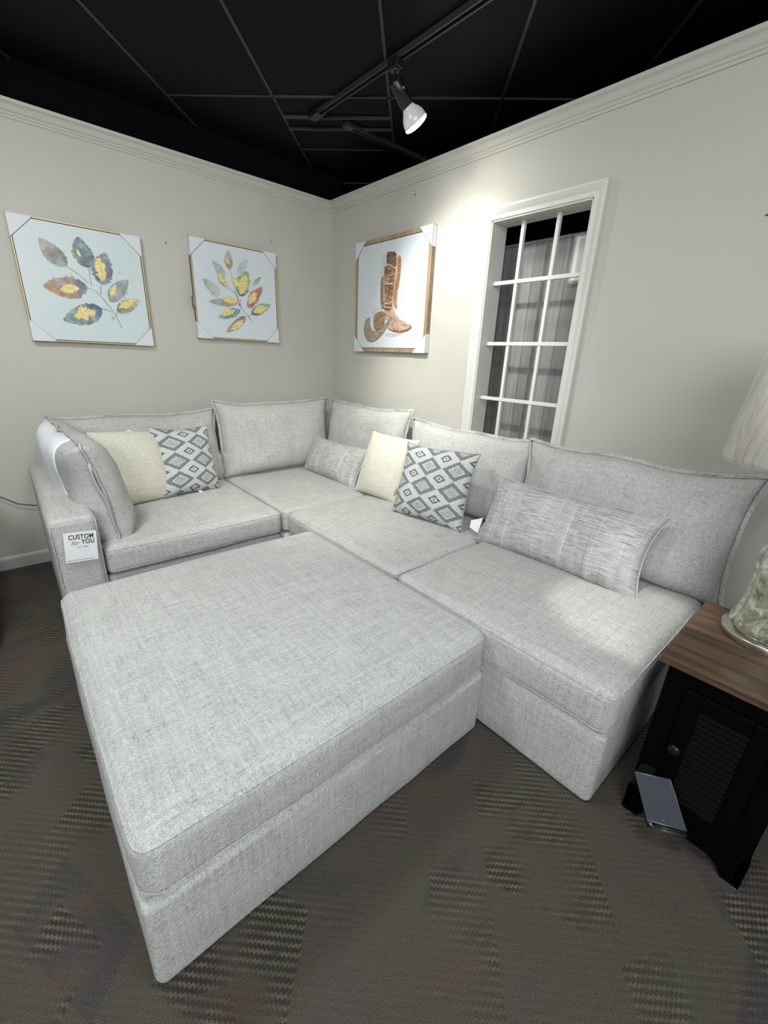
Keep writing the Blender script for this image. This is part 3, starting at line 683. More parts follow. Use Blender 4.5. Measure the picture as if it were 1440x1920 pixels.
# middle armless unit
s3 = unit('armless sofa unit in the middle of the right run, in front of the window', 1.75, 1.78)
cushion_box('base', 1.235,2.31,1.272,2.300,0.004,0.300, 0.03, M['sofa'], s3, wob=0.003, seed=2.9, welts=(), n=(12,12,4))
cushion_box('back_frame', 2.18,2.34,1.272,2.292,0.28,0.66, 0.035, M['sofa'], s3, wob=0.003, seed=3.5, welts=(), n=(3,10,5))
cushion_box('seat_cushion', 1.228,2.175,1.277,2.302,0.297,0.462, 0.042, M['sofa'], s3, crown=(0.008,0.004,0.016), wob=0.005, seed=8.1, welts=WL)
cushion('back_cushion', (2.205,1.712,0.716), (0,-1,-0.004), (0.10,0,1), 0.965, 0.52, 0.21, M['sofa'], s3, flange=0.010, pinch=0.03, p=5, q=0.5, wob=0.012, seed=5.5, wrinkle=0.006, ear=0.020, pipe=0.005, nu=36, nv=26, sag=0.3)

# right armless unit
s4 = unit('armless sofa unit at the right end, beside the black end table', 1.75, 0.78)
cushion_box('base', 1.224,2.31,0.274,1.262,0.000,0.303, 0.026, M['sofa'], s4, crown=(0.006,0.006,0), wob=0.004, seed=6.9, welts=(), n=(12,12,4))
cushion_box('back_frame', 2.17,2.33,0.288,1.262,0.28,0.66, 0.035, M['sofa'], s4, wob=0.003, seed=3.9, welts=(), n=(3,10,5))
cushion_box('seat_cushion', 1.216,2.165,0.272,1.262,0.294,0.470, 0.040, M['sofa'], s4, crown=(0.010,0.008,0.018), wob=0.006, seed=9.3, welts=WL)
cushion('back_cushion', (2.175,0.725,0.725), (0.02,-1,-0.004), (0.14,-0.01,1), 0.99, 0.535, 0.22, M['sofa'], s4, flange=0.012, pinch=0.035, p=4.5, q=0.5, wob=0.014, seed=7.5, wrinkle=0.010, ear=0.020, pipe=0.005, nu=36, nv=26, sag=0.35)

# ------------------------------------------------------------------ throw pillows
cushion('throw_pillow', (0.555,2.985,0.690), (0.90,0.30,-0.05), (-0.19,0.30,0.93), 0.41, 0.46, 0.18, M['cream'], label='plain cream pillow leaning on the left side cushion', cat='pillow', group='cream throw pillows', pinch=0.03, p=2.3, q=0.55, seed=1.9, pipe=0, wob=0.010, ear=-0.014)
dl, dm = cushion('throw_pillow', (0.878,3.030,0.690), (0.97,0.20,-0.08), (-0.25,0.27,0.93), 0.395, 0.45, 0.17, M['ikat'], label='grey and white diamond-patterned pillow on the left sofa unit', cat='pillow', group='diamond-patterned throw pillows', pipemat=M['ribbonlight'], pinch=0.05, p=2.3, q=0.55, seed=2.3, pipe=0.003, wob=0.012, ear=-0.006, wrinkle=0.004)
cushion('throw_pillow', (1.955,2.185,0.680), (0.10,-0.99,-0.03), (0.36,0.10,0.92), 0.43, 0.455, 0.18, M['cream'], label='plain cream pillow partly behind the right diamond-patterned pillow', cat='pillow', group='cream throw pillows', pinch=0.03, p=2.3, q=0.55, seed=4.9, pipe=0, wob=0.010, ear=-0.014)
dr, drm = cushion('throw_pillow', (1.880,1.655,0.688), (0.16,-0.985,0.0), (0.30,0.03,0.94), 0.50, 0.455, 0.18, M['ikat'], label='grey and white diamond-patterned pillow on the middle right sofa unit', cat='pillow', group='diamond-patterned throw pillows', pipemat=M['ribbonlight'], pinch=0.07, p=2.3, q=0.55, seed=3.1, pipe=0.003, wob=0.014, ear=-0.006, wrinkle=0.006)
cushion('lumbar_pillow', (1.945,2.81,0.598), (-0.01,-1,-0.01), (0.42,0,0.86), 0.72, 0.31, 0.18, M['plaid'], label='long grey woven lumbar pillow lying in the sofa corner', cat='pillow', group='grey woven lumbar pillows', pinch=0.05, p=2.6, q=0.55, ear=-0.012, seed=6.6, pipe=0.003, wob=0.008)
lr, lrm = cushion('lumbar_pillow', (1.935,0.875,0.640), (0.02,-1,-0.0), (0.38,0.0,0.88), 0.84, 0.375, 0.20, M['plaid'], label='long grey woven lumbar pillow on the right-end sofa unit', cat='pillow', group='grey woven lumbar pillows', pinch=0.07, p=2.8, q=0.55, ear=-0.012, seed=7.2, pipe=0.003, wob=0.010, fold=0.012, wrinkle=0.006)
def cloth_tag(parent, mtx, pts, mat, name='tag', th=0.001):
    bm = bm_new(); add_prism(bm, [Vector((a_,b_,c_)) for a_,b_,c_ in pts], (0,0,th)); o = link(name, fin(bm), mat, parent, mtx=mtx); return o
cloth_tag(lr, lrm, [(-0.412,-0.06,0.004),(-0.475,-0.095,0.010),(-0.470,-0.135,0.010),(-0.412,-0.150,0.004)], M['tagwhite'])
cloth_tag(dl, dm, [(0.02,-0.215,0.02),(0.035,-0.215,0.02),(0.048,-0.262,0.05),(0.040,-0.262,0.05)], M['tagwhite'])
cloth_tag(dl, dm, [(0.036,-0.215,0.02),(0.046,-0.215,0.02),(0.064,-0.258,0.045),(0.056,-0.258,0.045)], M['tagwhite'])
cloth_tag(dr, drm, [(-0.235,-0.06,0.004),(-0.262,-0.085,0.008),(-0.270,-0.125,0.008),(-0.262,-0.13,0.008),(-0.243,-0.10,0.006)], M['ribbon'])
cr = [o for o in bpy.data.objects if o.name == 'throw_pillow'][0]
cloth_tag(cr, cr.matrix_basis.copy(), [(0.0,0.215,0.0),(0.055,0.212,0.0),(0.05,0.226,0.01),(0.015,0.240,0.015)], M['tagwhite'])

# ------------------------------------------------------------------ sign on the arm
def text(body, size, mat, parent, mtx, shear=0.0, sx=1.0, align='LEFT', bold=0.0, sp=1.0):
    cu = bpy.data.curves.new('t', 'FONT'); cu.body = body; cu.size = size; cu.shear = shear; cu.align_x = align; cu.extrude = 0.0002; cu.offset = bold; cu.space_character = sp
    o = bpy.data.objects.new('tmp', cu); C.objects.link(o); bpy.context.view_layer.update()
    me = bpy.data.meshes.new_from_object(o.evaluated_get(bpy.context.evaluated_depsgraph_get()))
    bpy.data.objects.remove(o)
    return link('lettering', me, mat, parent, mtx=mtx @ Matrix.Diagonal((sx,1,1,1)))
sgm = frame_m((0.1485,2.2965,0.507), (1,0,-0.09), (0.07,0.03,1))
sg = None
bm = bm_new()
W_, H_ = 0.128, 0.147
nx = 8
for i in range(nx):
    for j in range(nx):
        pass
add_box(bm, -W_/2,W_/2,-H_/2,H_/2,-0.0004,0.0004)
sg = link('paper_sign', fin(bm), M['tagwhite'], mtx=sgm); tag(sg, 'white paper sign reading CUSTOM for YOU pinned to the armrest front', 'sign')
def P(x,y): return sgm @ Matrix.Translation((x,y,0.0008))
text('CUSTOM', 0.031, M['ink'], sg, P(-0.046,0.040), sx=0.74, bold=0.0008, sp=1.08)
text('for', 0.030, M['red'], sg, P(-0.040,0.012), shear=0.5, sx=0.95)
text('YOU', 0.031, M['ink'], sg, P(0.003,0.014), sx=0.74, bold=0.0008, sp=1.08)
text('FAST', 0.011, M['greyink'], sg, P(-0.018,-0.004), shear=0.2)
text('free', 0.011, M['ink'], sg, P(0.010,-0.004), shear=0.4)
text('PROUDLY MADE IN THE USA FOR OVER 50 YEARS', 0.0062, M['ink'], sg, P(-0.058,-0.066), sx=0.74)

# ------------------------------------------------------------------ wall pictures
def corner_tri(o2, u, v, leg, d, fr):
    pass
def picture(name, label, org, U, N, w, h, depth, leg, mats, paper, frame_w, artfn, grp=None, legv=None):
    """org: lower-left corner on the wall plane; U: horizontal unit; N: outward normal"""
    U = Vector(U); N = Vector(N); Z = Vector((0,0,1)); org = Vector(org)
    e = empty(name, org, label, 'picture', grp)
    def P3(a,b,c): return org+U*a+Z*b+N*c
    bm = bm_new(); fw = frame_w
    # frame: four bars
    def bar(a0,a1,b0,b1,c0,c1,mi=0): add_prism(bm, [P3(a0,b0,c0),P3(a1,b0,c0),P3(a1,b1,c0),P3(a0,b1,c0)], N*(c1-c0), mi)
    for (a0,a1,b0,b1) in ((0,w,0,fw),(0,w,h-fw,h),(0,fw,fw,h-fw),(w-fw,w,fw,h-fw)):
        bar(a0,a1,b0,b1,0.0,depth-0.004,1); bar(a0,a1,b0,b1,depth-0.004,depth,0)
    link('frame', fin(bm), mats, e, loc=(0,0,0))
    bm = bm_new(); g = fw+0.004
    bar2 = lambda a0,a1,b0,b1,c0,c1,mi: add_prism(bm, [P3(a0,b0,c0),P3(a1,b0,c0),P3(a1,b1,c0),P3(a0,b1,c0)], N*(c1-c0), mi)
    bar2(fw,w-fw,fw,h-fw,0.002,depth-0.012,1)
    bar2(g,w-g,g,h-g,depth-0.012,depth-0.004,0)
    artfn(bm, org, U, N, depth-0.004)
    ml = [paper, M['gap'], M['paint'], M['goldleaf'], M['leather'], M['leather_dark'], M['leather_orange'], M['leather_pink'], M['hat'], M['hatcrown'], M['stitch'], M['outline'], M['palewash'], M['sepia']]
    link('painting', fin2(bm), ml, e, loc=(0,0,0))
    for (ca,cb,sa,sb) in ((0,0,1,1),(w,0,-1,1),(0,h,1,-1),(w,h,-1,-1)):
        bm = bm_new(); t_ = 0.002; lv = legv or leg
        a1 = ca+sa*leg; b1 = cb+sb*lv; oa = ca-sa*t_; ob = cb-sb*t_
        add_prism(bm, [P3(oa,ob,depth),P3(a1,ob,depth),P3(oa,b1,depth)], N*0.002, 0)
        add_prism(bm, [P3(oa,ob,0.003),P3(a1,ob,0.003),P3(a1,ob,depth+0.002),P3(oa,ob,depth+0.002)], Z*(sb*t_), 0)
        add_prism(bm, [P3(oa,ob,0.003),P3(oa,b1,0.003),P3(oa,b1,depth+0.002),P3(oa,ob,depth+0.002)], U*(sa*t_), 0)
        # folded lip along the diagonal
        p, q_ = P3(a1,ob,depth+0.0012), P3(oa,b1,depth+0.0012); add_tube(bm, [p,q_], 0.0012, 6, mi=1)
        link('corner_protector', fin(bm), [M['card'],M['slit']], e, loc=(0,0,0))
    return e, P3
def fin2(bm):
    me = bpy.data.meshes.new('m'); bm.to_mesh(me); bm.free(); return me
LEAFC1 = [((0.16,0.21,0.18),(0.42,0.37,0.35)),((0.12,0.17,0.21),(0.17,0.23,0.25)),((0.09,0.11,0.22),(0.22,0.24,0.27)),((0.15,0.20,0.27),(0.48,0.27,0.14)),((0.05,0.12,0.22),(0.20,0.30,0.26)),((0.20,0.22,0.18),(0.30,0.38,0.38)),((0.14,0.22,0.17),(0.46,0.38,0.32))]
LEAFC2 = [((0.28,0.20,0.18),(0.50,0.38,0.36)),((0.22,0.25,0.22),(0.36,0.38,0.36)),((0.42,0.47,0.44),(0.35,0.38,0.37)),((0.46,0.47,0.42),(0.34,0.37,0.34)),((0.46,0.53,0.51),(0.45,0.53,0.47)),((0.10,0.16,0.22),(0.30,0.42,0.18)),((0.48,0.52,0.46),(0.30,0.33,0.24)),((0.40,0.12,0.09),(0.48,0.20,0.15)),((0.48,0.24,0.20),(0.26,0.32,0.30)),((0.14,0.22,0.25),(0.18,0.30,0.28)),((0.10,0.12,0.16),(0.24,0.32,0.26)),((0.30,0.08,0.06),(0.28,0.30,0.12))]
def leaf_art(leaves, cols, golds, stems, seed):
    def fn(bm, org, U, N, depth):
        col = bm.loops.layers.float_color.new('Col')
        def pt(a, z, k): # a = world x
            return Vector((a, org.y, z)) + N*(depth+0.0004+0.00025*k)
        k = 1
        def leaf(b, t_, w, c0, c1, mi, jag, sh, lay, power=0.8):
            b = Vector(b); t_ = Vector(t_); d = t_-b; n_ = Vector((-d.y,d.x)).normalized(); S = 22; rows = []
            for i in range(S+1):
                s = i/S; prof = (math.sin(PI*s**power))**0.75 if 0 < s < 1 else 0
                c = b+d*s + n_*math.sin(PI*s)*0.05*w
                wl = w/2*prof*(1+jag*noise.noise(Vector((i*0.9,seed+lay,1)))); wr = w/2*prof*(1+jag*noise.noise(Vector((i*0.9,seed+lay,7))))
                rows.append([c+n_*wl*q_/2.0 for q_ in (2,1)]+[c]+[c-n_*wr*q_/2.0 for q_ in (1,2)])
            vs = [[bm.verts.new(pt(p.x,p.y,lay)) for p in r_] for r_ in rows]
            for i in range(S):
                for j in range(4):
                    f = bm.faces.new([vs[i][j],vs[i][j+1],vs[i+1][j+1],vs[i+1][j]]); f.material_index = mi
                    if f.normal.dot(N) < 0: f.normal_flip()
                    for lp in f.loops:
                        s = (i+0.5)/S + (0.25 if j in (0,) else 0) + 0.3*noise.noise(Vector((i*0.4,j,seed+lay)))
                        s = max(0,min(1,s)); lp[col] = tuple(c0[q_]*(1-s)+c1[q_]*s for q_ in range(3))+(1,)
        def stroke(pts, w, c):
            nonlocal k
            for a_, b_ in zip(pts[:-1], pts[1:]):
                a_ = Vector(a_); b_ = Vector(b_); n_ = Vector((-(b_-a_).y,(b_-a_).x)).normalized()*w/2
                f = bm.faces.new([bm.verts.new(pt(p.x,p.y,0.5)) for p in (a_+n_,a_-n_,b_-n_,b_+n_)]); f.material_index = 2
                f.normal_update()
                if f.normal.dot(N) < 0: f.normal_flip()
                for lp in f.loops: lp[col] = (*c,1)
        for s_ in stems: stroke(s_, 0.0042, (0.22,0.20,0.21))
        rnd = random.Random(seed)
        for i, ((b,t_,w), (c0,c1)) in enumerate(zip(leaves, cols)): leaf(b,t_,w,c0,c1,2,0.28,0,1+i*0.5)
        for i, (b,t_,w) in enumerate(golds): leaf(b,t_,w,(1,1,1),(1,1,1),3,0.75,0,9+i*0.5,1.0)
        # faint splashes
        cx = sum(l[0][0] for l in leaves)/len(leaves); cz = sum(l[0][1] for l in leaves)/len(leaves)
        for i in range(9):
            a_ = Vector((cx+rnd.uniform(-0.17,0.17), cz+rnd.uniform(-0.16,0.16))); r_ = rnd.uniform(0.006,0.02)
            leaf(a_, a_+Vector((rnd.uniform(-1,1),rnd.uniform(-1,1))).normalized()*r_*2, r_*1.3, (0.47,0.50,0.52),(0.52,0.53,0.57),2,0.5,0,0.2+0.02*i)
    return fn
def boot_art(bm, org, U, N, depth):
    def poly(pts, mi, k):
        vs = [bm.verts.new(Vector((org.x,p[0],p[1]))+N*(depth+0.0004+0.0003*k)) for p in pts]
        f = bm.faces.new(vs); f.material_index = mi; f.normal_update()
        if f.normal.dot(N) < 0: f.normal_flip()
        r_ = bmesh.ops.triangulate(bm, faces=[f])
    def stroke(pts, w, mi, k, close=False):
        pts = [Vector(p) for p in pts]
        if close: pts = pts+[pts[0]]
        for a_, b_ in zip(pts[:-1], pts[1:]):
            n_ = Vector((-(b_-a_).y,(b_-a_).x))
            if n_.length < 1e-6: continue
            n_ = n_.normalized()*w/2
            vs = [bm.verts.new(Vector((org.x,p.x,p.y))+N*(depth+0.0004+0.0003*k)) for p in (a_+n_,a_-n_,b_-n_,b_+n_)]
            f = bm.faces.new(vs); f.material_index = mi; f.normal_update()
            if f.normal.dot(N) < 0: f.normal_flip()
    def smooth(p):
        out = []
        n = len(p)
        for i in range(n):
            a_ = Vector(p[i]); b_ = Vector(p[(i+1)%n]); out += [tuple(a_*0.75+b_*0.25), tuple(a_*0.25+b_*0.75)]
        return out
    B = ART['boot']
    for i, (key, mi) in enumerate((('shadow',13),('back',6),('pale',12),('shaft',4),('cuff',5),('foot',7),('sole',5),('crownTop',12),('brim',8),('crown',9))):
        sp_ = smooth(B[key]); poly(sp_, mi, i)
        if key in ('foot','brim','sole','crownTop','shaft'): stroke(sp_, 0.0025, 11 if key != 'crownTop' else 13, i+0.5, True)
    for s_ in ART['bl']: stroke(s_, 0.0065, 10, 11)
    # tooling marks on the shaft
    rnd = random.Random(4)
    for i in range(24):
        z = 2.03-0.26*i/23; y = 2.665+rnd.uniform(-0.018,0.018)
        stroke([(y-rnd.uniform(0.012,0.028),z+rnd.uniform(-0.008,0.008)),(y,z-0.006),(y+rnd.uniform(0.012,0.028),z+rnd.uniform(-0.006,0.008))], 0.004, rnd.choice((5,11,5,10)), 10+0.02*i)
    for i in range(5):
        z = 1.80-0.012*i; stroke([(2.70,z),(2.66,z-0.008),(2.625,z+0.004)], 0.004, 11, 10.6+0.02*i)
D = 0.038
e1, _ = picture('wall_picture', 'leftmost framed leaf painting with cardboard corners, its leaves mostly blue and grey', (0.212,YA-0.001,1.419), (1,0,0), (0,-1,0), 0.655, 0.651, D, 0.118, [M['gold'],M['goldside']], M['paper'], 0.006, leaf_art(ART['l1'],LEAFC1,ART['g1'],ART['s1'],3), 'framed leaf paintings')
e2, _ = picture('wall_picture', 'framed leaf painting nearer the corner, many small red, green and gold leaves', (1.177,YA-0.001,1.490), (1,0,0), (0,-1,0), 0.648, 0.644, D, 0.112, [M['gold'],M['goldside']], M['paper2'], 0.006, leaf_art(ART['l2'],LEAFC2,ART['g2'],ART['s2'],9), 'framed leaf paintings')
bm = bm_new(); add_box(bm, 1.160,1.172, YA-0.045,YA-0.025, 1.69,1.762, 0.003, 0); add_box(bm, 1.1615,1.1705, YA-0.047,YA-0.044, 1.694,1.758, 0, 1)
for z in (1.703,1.749): add_tube(bm, [(1.166,YA-0.046,z),(1.166,YA-0.049,z)], 0.0032, 8, mi=0)
link('hinge_plate', fin(bm), [M['metalblack'],M['label']], e2, loc=(0,0,0))
e3, _ = picture('wall_picture', 'oak framed painting of tall cowboy boots and a hat', (XB-0.001,3.074,1.451), (0,-1,0), (-1,0,0), 0.824, 0.788, D, 0.125, [M['oak'],M['greyoak']], M['paper2'], 0.026, boot_art)
bm = bm_new(); add_tube(bm, [(XB-0.012,3.078,1.93),(XB-0.014,3.082,1.86),(XB-0.012,3.080,1.85)], 0.002, 6); add_prism(bm, [(XB-0.004,3.084,1.855),(XB-0.024,3.084,1.855),(XB-0.026,3.090,1.765),(XB-0.006,3.090,1.765)], (0,0.0015,0))
link('price_tag', fin(bm), M['tagwhite'], e3, loc=(0,0,0))
# nails
for (p, d, lab) in (((1.034,YA,2.073),(0,-1,0),'small nail in the back wall between the two leaf paintings'),((1.812,YA,2.218),(0,-1,0),'small nail in the back wall above the smaller leaf painting'),((XB,2.469,2.451),(-1,0,0),'small nail in the right wall above the boot painting')):
    bm = bm_new(); p = Vector(p); d = Vector(d); add_lathe(bm, [(0.0012,-0.004),(0.0012,0.006),(0.004,0.0062),(0.004,0.008),(0.001,0.0085)], 10, rodm(p,p+d))
    tag(link('nail', fin(bm), M['nail'], loc=(0,0,0)), lab, 'nail')

# metal star on the right wall, its tip entering the frame
bm = bm_new(); cy, cz, R_ = 0.375, 1.985, 0.135
ring = []
for i in range(10):
    a_ = PI*i/5; r_ = R_ if i%2 == 0 else R_*0.42
    ring.append((cy+r_*math.cos(a_), cz+r_*math.sin(a_)))
vb = [bm.verts.new((XB-0.002,y,z)) for y,z in ring]; vf = bm.verts.new((XB-0.045,cy,cz))
for i in range(10): bm.faces.new([vb[i],vb[(i+1)%10],vf])
bm.faces.new(list(reversed(vb)))
tag(link('wall_star', fin(bm), M['star'], loc=(0,0,0)), 'dark metal star tip on the right wall above the lamp shade', 'wall decoration')

# plastic wrapped picture on the plank wall beyond the window
e = empty('wrapped_picture', (2.61,1.25,1.86), 'white wrapped picture hanging on the plank wall seen through the window', 'picture')
bm = bm_new(); add_box(bm, 2.602,2.629,1.10,1.385,1.865,2.085,0.003); link('canvas', fin(bm), M['tagwhite'], e, loc=(0,0,0))
bm = bm_new(); add_box(bm, 2.599,2.602,1.12,1.362,1.90,2.07); link('print', fin(bm), M['palewash'], e, loc=(0,0,0))
bm, dsp, H = soft_box((0.040,0.31,0.25),0.010,(0.004,0,0),0.007,3.0,(3,10,8)); link('plastic_wrap', fin(bm), M['plastic'], e, loc=(2.609,1.2425,1.972), smooth=True)

# ------------------------------------------------------------------ end table
TYc = 0.040
tb = empty('end_table', (1.56,TYc,0), 'black end table with brown plank top and louvred door, beside the sofa', 'end table')
ty0, ty1 = -0.116, 0.196; tx0, tx1 = 1.332, 1.770
bm = bm_new(); add_box(bm, 1.310,1.790, -0.140,0.220, 0.596,0.622, 0.004); link('tabletop', fin(bm), M['top'], tb, loc=(0,0,0))
bm = bm_new()
add_box(bm, tx0,tx1, ty1-0.016,ty1, 0.085,0.596); add_box(bm, tx0,tx1, ty0,ty0+0.016, 0.085,0.596); add_box(bm, tx1-0.016,tx1, ty0+0.016,ty1-0.016, 0.085,0.596)
add_box(bm, tx0,tx1-0.016, ty0+0.016,ty1-0.016, 0.085,0.105)
add_box(bm, tx0,tx0+0.018, ty1-0.055,ty1-0.016, 0.105,0.596); add_box(bm, tx0,tx0+0.018, ty0+0.016,ty0+0.050, 0.105,0.596); add_box(bm, tx0,tx0+0.018, ty0+0.050,ty1-0.055, 0.545,0.596)
link('cabinet_body', fin(bm), M['blackpaint'], tb, loc=(0,0,0))
# bracket plinth: front with cut-out, sides with cut-out
def plinth(pts3, d, nm='plinth'):
    bm = bm_new(); add_prism(bm, pts3, d); link(nm, fin(bm), M['blackpaint'], tb, loc=(0,0,0))
prf = lambda a0,a1: [(a0,0.0),(a0,0.10),(a1,0.10),(a1,0.0),(a1-0.045,0.0),(a1-0.060,0.030),(a1-0.085,0.046),(a0+0.085,0.046),(a0+0.060,0.030),(a0+0.045,0.0)]
plinth([(tx0-0.006,a_,z) for a_,z in prf(ty0-0.004,ty1+0.004)], (0.018,0,0))
plinth([(a_,ty1+0.004,z) for a_,z in prf(tx0-0.006,tx1)], (0,-0.018,0))
plinth([(a_,ty0-0.004,z) for a_,z in prf(tx0-0.006,tx1)], (0,0.018,0))
dr_ = None
bm = bm_new(); dy0, dy1, dz0, dz1 = ty0+0.052, ty1-0.057, 0.112, 0.542; x = tx0-0.010
add_box(bm, x,x+0.018, dy0,dy0+0.045, dz0,dz1,0.003); add_box(bm, x,x+0.018, dy1-0.045,dy1, dz0,dz1,0.003); add_box(bm, x,x+0.018, dy0+0.045,dy1-0.045, dz1-0.05,dz1,0.003); add_box(bm, x,x+0.018, dy0+0.045,dy1-0.045, dz0,dz0+0.05,0.003); add_box(bm, x+0.010,x+0.014, dy0+0.045,dy1-0.045, dz0+0.05,dz1-0.05)
n_l = 17
for i in range(n_l):
    z = dz0+0.055+(dz1-dz0-0.115)*i/(n_l-1)
    add_prism(bm, [(x+0.001,dy0+0.045,z-0.004),(x+0.011,dy0+0.045,z+0.008),(x+0.012,dy0+0.045,z+0.006),(x+0.003,dy0+0.045,z-0.006)], (0,dy1-dy0-0.09,0))
door = link('door', fin(bm), M['blackpaint'], tb, loc=(0,0,0))
bm = bm_new(); add_lathe(bm, [(0.006,0),(0.006,0.012),(0.015,0.018),(0.017,0.024),(0.013,0.030),(0.002,0.032)], 20, rodm((x,dy1-0.022,0.345),(x-1,dy1-0.022,0.345))); link('knob', fin(bm), M['knob'], door, loc=(0,0,0), smooth=True)

# display unit leaning by the table foot
cs = Vector((0,0,1.4)); kq = 0.955
pts = [Vector(p) for p in ((1.306,0.191,0.180),(1.366,0.107,0.180),(1.343,0.026,0.060),(1.281,0.119,0.060))]
pts = [cs+(p-cs)*kq for p in pts]
nn = (pts[1]-pts[0]).cross(pts[3]-pts[0]).normalized()
if nn.x > 0: nn = -nn
td = empty('tag_holder', (1.27,0.09,0), 'black holder with slanted dark grey panel at foot of black end table', 'tag holder')
bm = bm_new(); add_prism(bm, [p-nn*0.003 for p in pts], nn*0.003); link('panel', fin(bm), M['screen'], td, loc=(0,0,0))
bm = bm_new()
for a_, b_ in ((0,1),(1,2),(2,3)): add_tube(bm, [pts[a_],pts[b_]], 0.0013 if a_ != 1 else 0.0008, 6)
cc = (pts[2]*0.45+pts[3]*0.55)+ (pts[0]-pts[3])*0.10; add_tube(bm, [cc, cc+nn*0.002], 0.0025, 10)
link('bright_edge', fin(bm), M['chrome'], td, loc=(0,0,0))
back = [p - nn*0.004 for p in pts]
lo = [pts[3]+Vector((0.012,-0.004,-0.034)), pts[2]+Vector((0.012,-0.004,-0.034))]
bm = bm_new(); add_prism(bm, [back[3],back[2],lo[1],lo[0]], Vector((0.028,0.020,0.0))); link('stand', fin(bm), M['metalblack'], td, loc=(0,0,0)); bm = bm_new()
add_prism(bm, [back[0]-Vector((0,0,0.02)),back[0].lerp(back[1],0.5)-Vector((0,0,0.02)),back[0].lerp(back[1],0.5)-Vector((0,0,0.05)),back[0]-Vector((0,0,0.05))], Vector((1.322-back[0].x,0.0,0)))
link('bracket', fin(bm), M['metalblack'], td, loc=(0,0,0))
bm = bm_new()
for f_ in (0.45,0.75,0.95):
    a_ = back[3].lerp(lo[0],f_)+nn*0.002; b_ = back[2].lerp(lo[1],f_)+nn*0.002
    add_tube(bm, [a_.lerp(b_,0.22 if f_<0.5 else 0.15),a_.lerp(b_,0.85 if f_ < 0.5 else 1.0)], 0.0009, 6)
a_ = back[3].lerp(lo[0],0.55)+nn*0.003; b_ = back[2].lerp(lo[1],0.55)+nn*0.003
add_tube(bm, [a_.lerp(b_,0.04)+Vector((0,0,0.01)),a_.lerp(b_,0.10),a_.lerp(b_,0.18)-Vector((0,0,0.006))], 0.005, 8)
link('clip', fin(bm), M['chrome'], td, loc=(0,0,0))

# ------------------------------------------------------------------ table lamp
lx, ly = 1.665, 0.030; zt = 0.622
lp = empty('table_lamp', (lx,ly,zt), 'mercury glass table lamp with plastic-wrapped taupe shade on the end table', 'lamp')
T_ = Matrix.Translation((lx,ly,0))
bm = bm_new(); add_lathe(bm, [(0.02,zt),(0.120,zt),(0.122,zt+0.003),(0.122,zt+0.022),(0.119,zt+0.025),(0.104,zt+0.026),(0.102,zt+0.030),(0.05,zt+0.030)], 64, T_); link('foot', fin(bm), M['nickel'], lp, loc=(0,0,0), smooth=True)
fl = lambda a, z: 1+0.05*math.cos(8*a)*(1 if 0.66 < z < 0.93 else 0.6)
bm = bm_new(); add_lathe(bm, [(0.03,zt+0.030),(0.106,zt+0.031),(0.108,zt+0.036),(0.102,0.672),(0.092,0.70),(0.086,0.74),(0.084,0.79),(0.086,0.84),(0.088,0.875),(0.083,0.905),(0.070,0.927),(0.048,0.942),(0.030,0.950),(0.026,0.975),(0.02,0.98)], 96, T_, fn=fl); link('glass_body', fin(bm), M['mercury'], lp, loc=(0,0,0), smooth=True)
bm = bm_new(); add_lathe(bm, [(0.024,0.975),(0.026,0.985),(0.012,0.995),(0.012,1.16),(0.018,1.165),(0.018,1.22)], 24, T_); link('neck', fin(bm), M['nickel'], lp, loc=(0,0,0), smooth=True)
bm = bm_new(); add_lathe(bm, [(0.240,1.170),(0.198,1.56),(0.196,1.56),(0.238,1.171)], 64, T_); link('lamp_shade', fin(bm), M['shade'], lp, loc=(0,0,0), smooth=True)
bm = bm_new(); wr = lambda a, z: 1+0.022*noise.noise(Vector((math.cos(a)*4,math.sin(a)*4,z*7)))+0.008*math.sin(a*23+z*9)
add_lathe(bm, [(0.20,1.158),(0.247,1.162),(0.252,1.18),(0.243,1.28),(0.232,1.38),(0.220,1.48),(0.208,1.57),(0.17,1.575)], 96, T_, fn=wr); link('plastic_cover', fin2(bm), M['plastic'], lp, loc=(0,0,0), smooth=True)

# ------------------------------------------------------------------ cord and chair at the left edge
bm = bm_new(); add_tube(bm, [(-0.55,YA-0.03,0.66),(-0.30,YA-0.03,0.575),(-0.13,YA-0.03,0.497),(-0.075,YA-0.03,0.455),(-0.055,YA-0.03,0.437),(-0.02,YA-0.03,0.425),(0.02,YA-0.03,0.412),(0.06,YA-0.025,0.40),(0.11,YA-0.02,0.36)], 0.0028, 8)
tag(link('power_cord', fin(bm), M['cord'], loc=(0,0,0), smooth=True), 'thin black cord hanging along the wall left of the sofa arm', 'cord')
ch = empty('armchair', (-0.62,2.80,0), 'dark brown armchair edge at the far left of the frame', 'armchair')
cushion_box('base', -1.05,-0.235,2.42,3.20,0.03,0.34, 0.07, M['darkchair'], ch, wob=0.006, seed=2.0, welts=(), n=(8,8,4))
cushion_box('armrest', -0.42,-0.228,2.50,3.22,0.25,0.56, 0.07, M['darkchair'], ch, wob=0.006, seed=3.0, welts=(), n=(4,8,4))
cushion_box('armrest', -1.06,-0.87,2.50,3.22,0.25,0.56, 0.07, M['darkchair'], ch, wob=0.006, seed=3.4, welts=(), n=(4,8,4))
cushion_box('seat_cushion', -0.86,-0.43,2.45,3.05,0.34,0.47, 0.05, M['darkchair'], ch, wob=0.006, seed=4.0, welts=(), n=(6,8,3))
cushion_box('backrest', -0.95,-0.33,3.02,3.26,0.30,0.88, 0.08, M['darkchair'], ch, wob=0.006, seed=5.0, welts=(), n=(8,3,6))

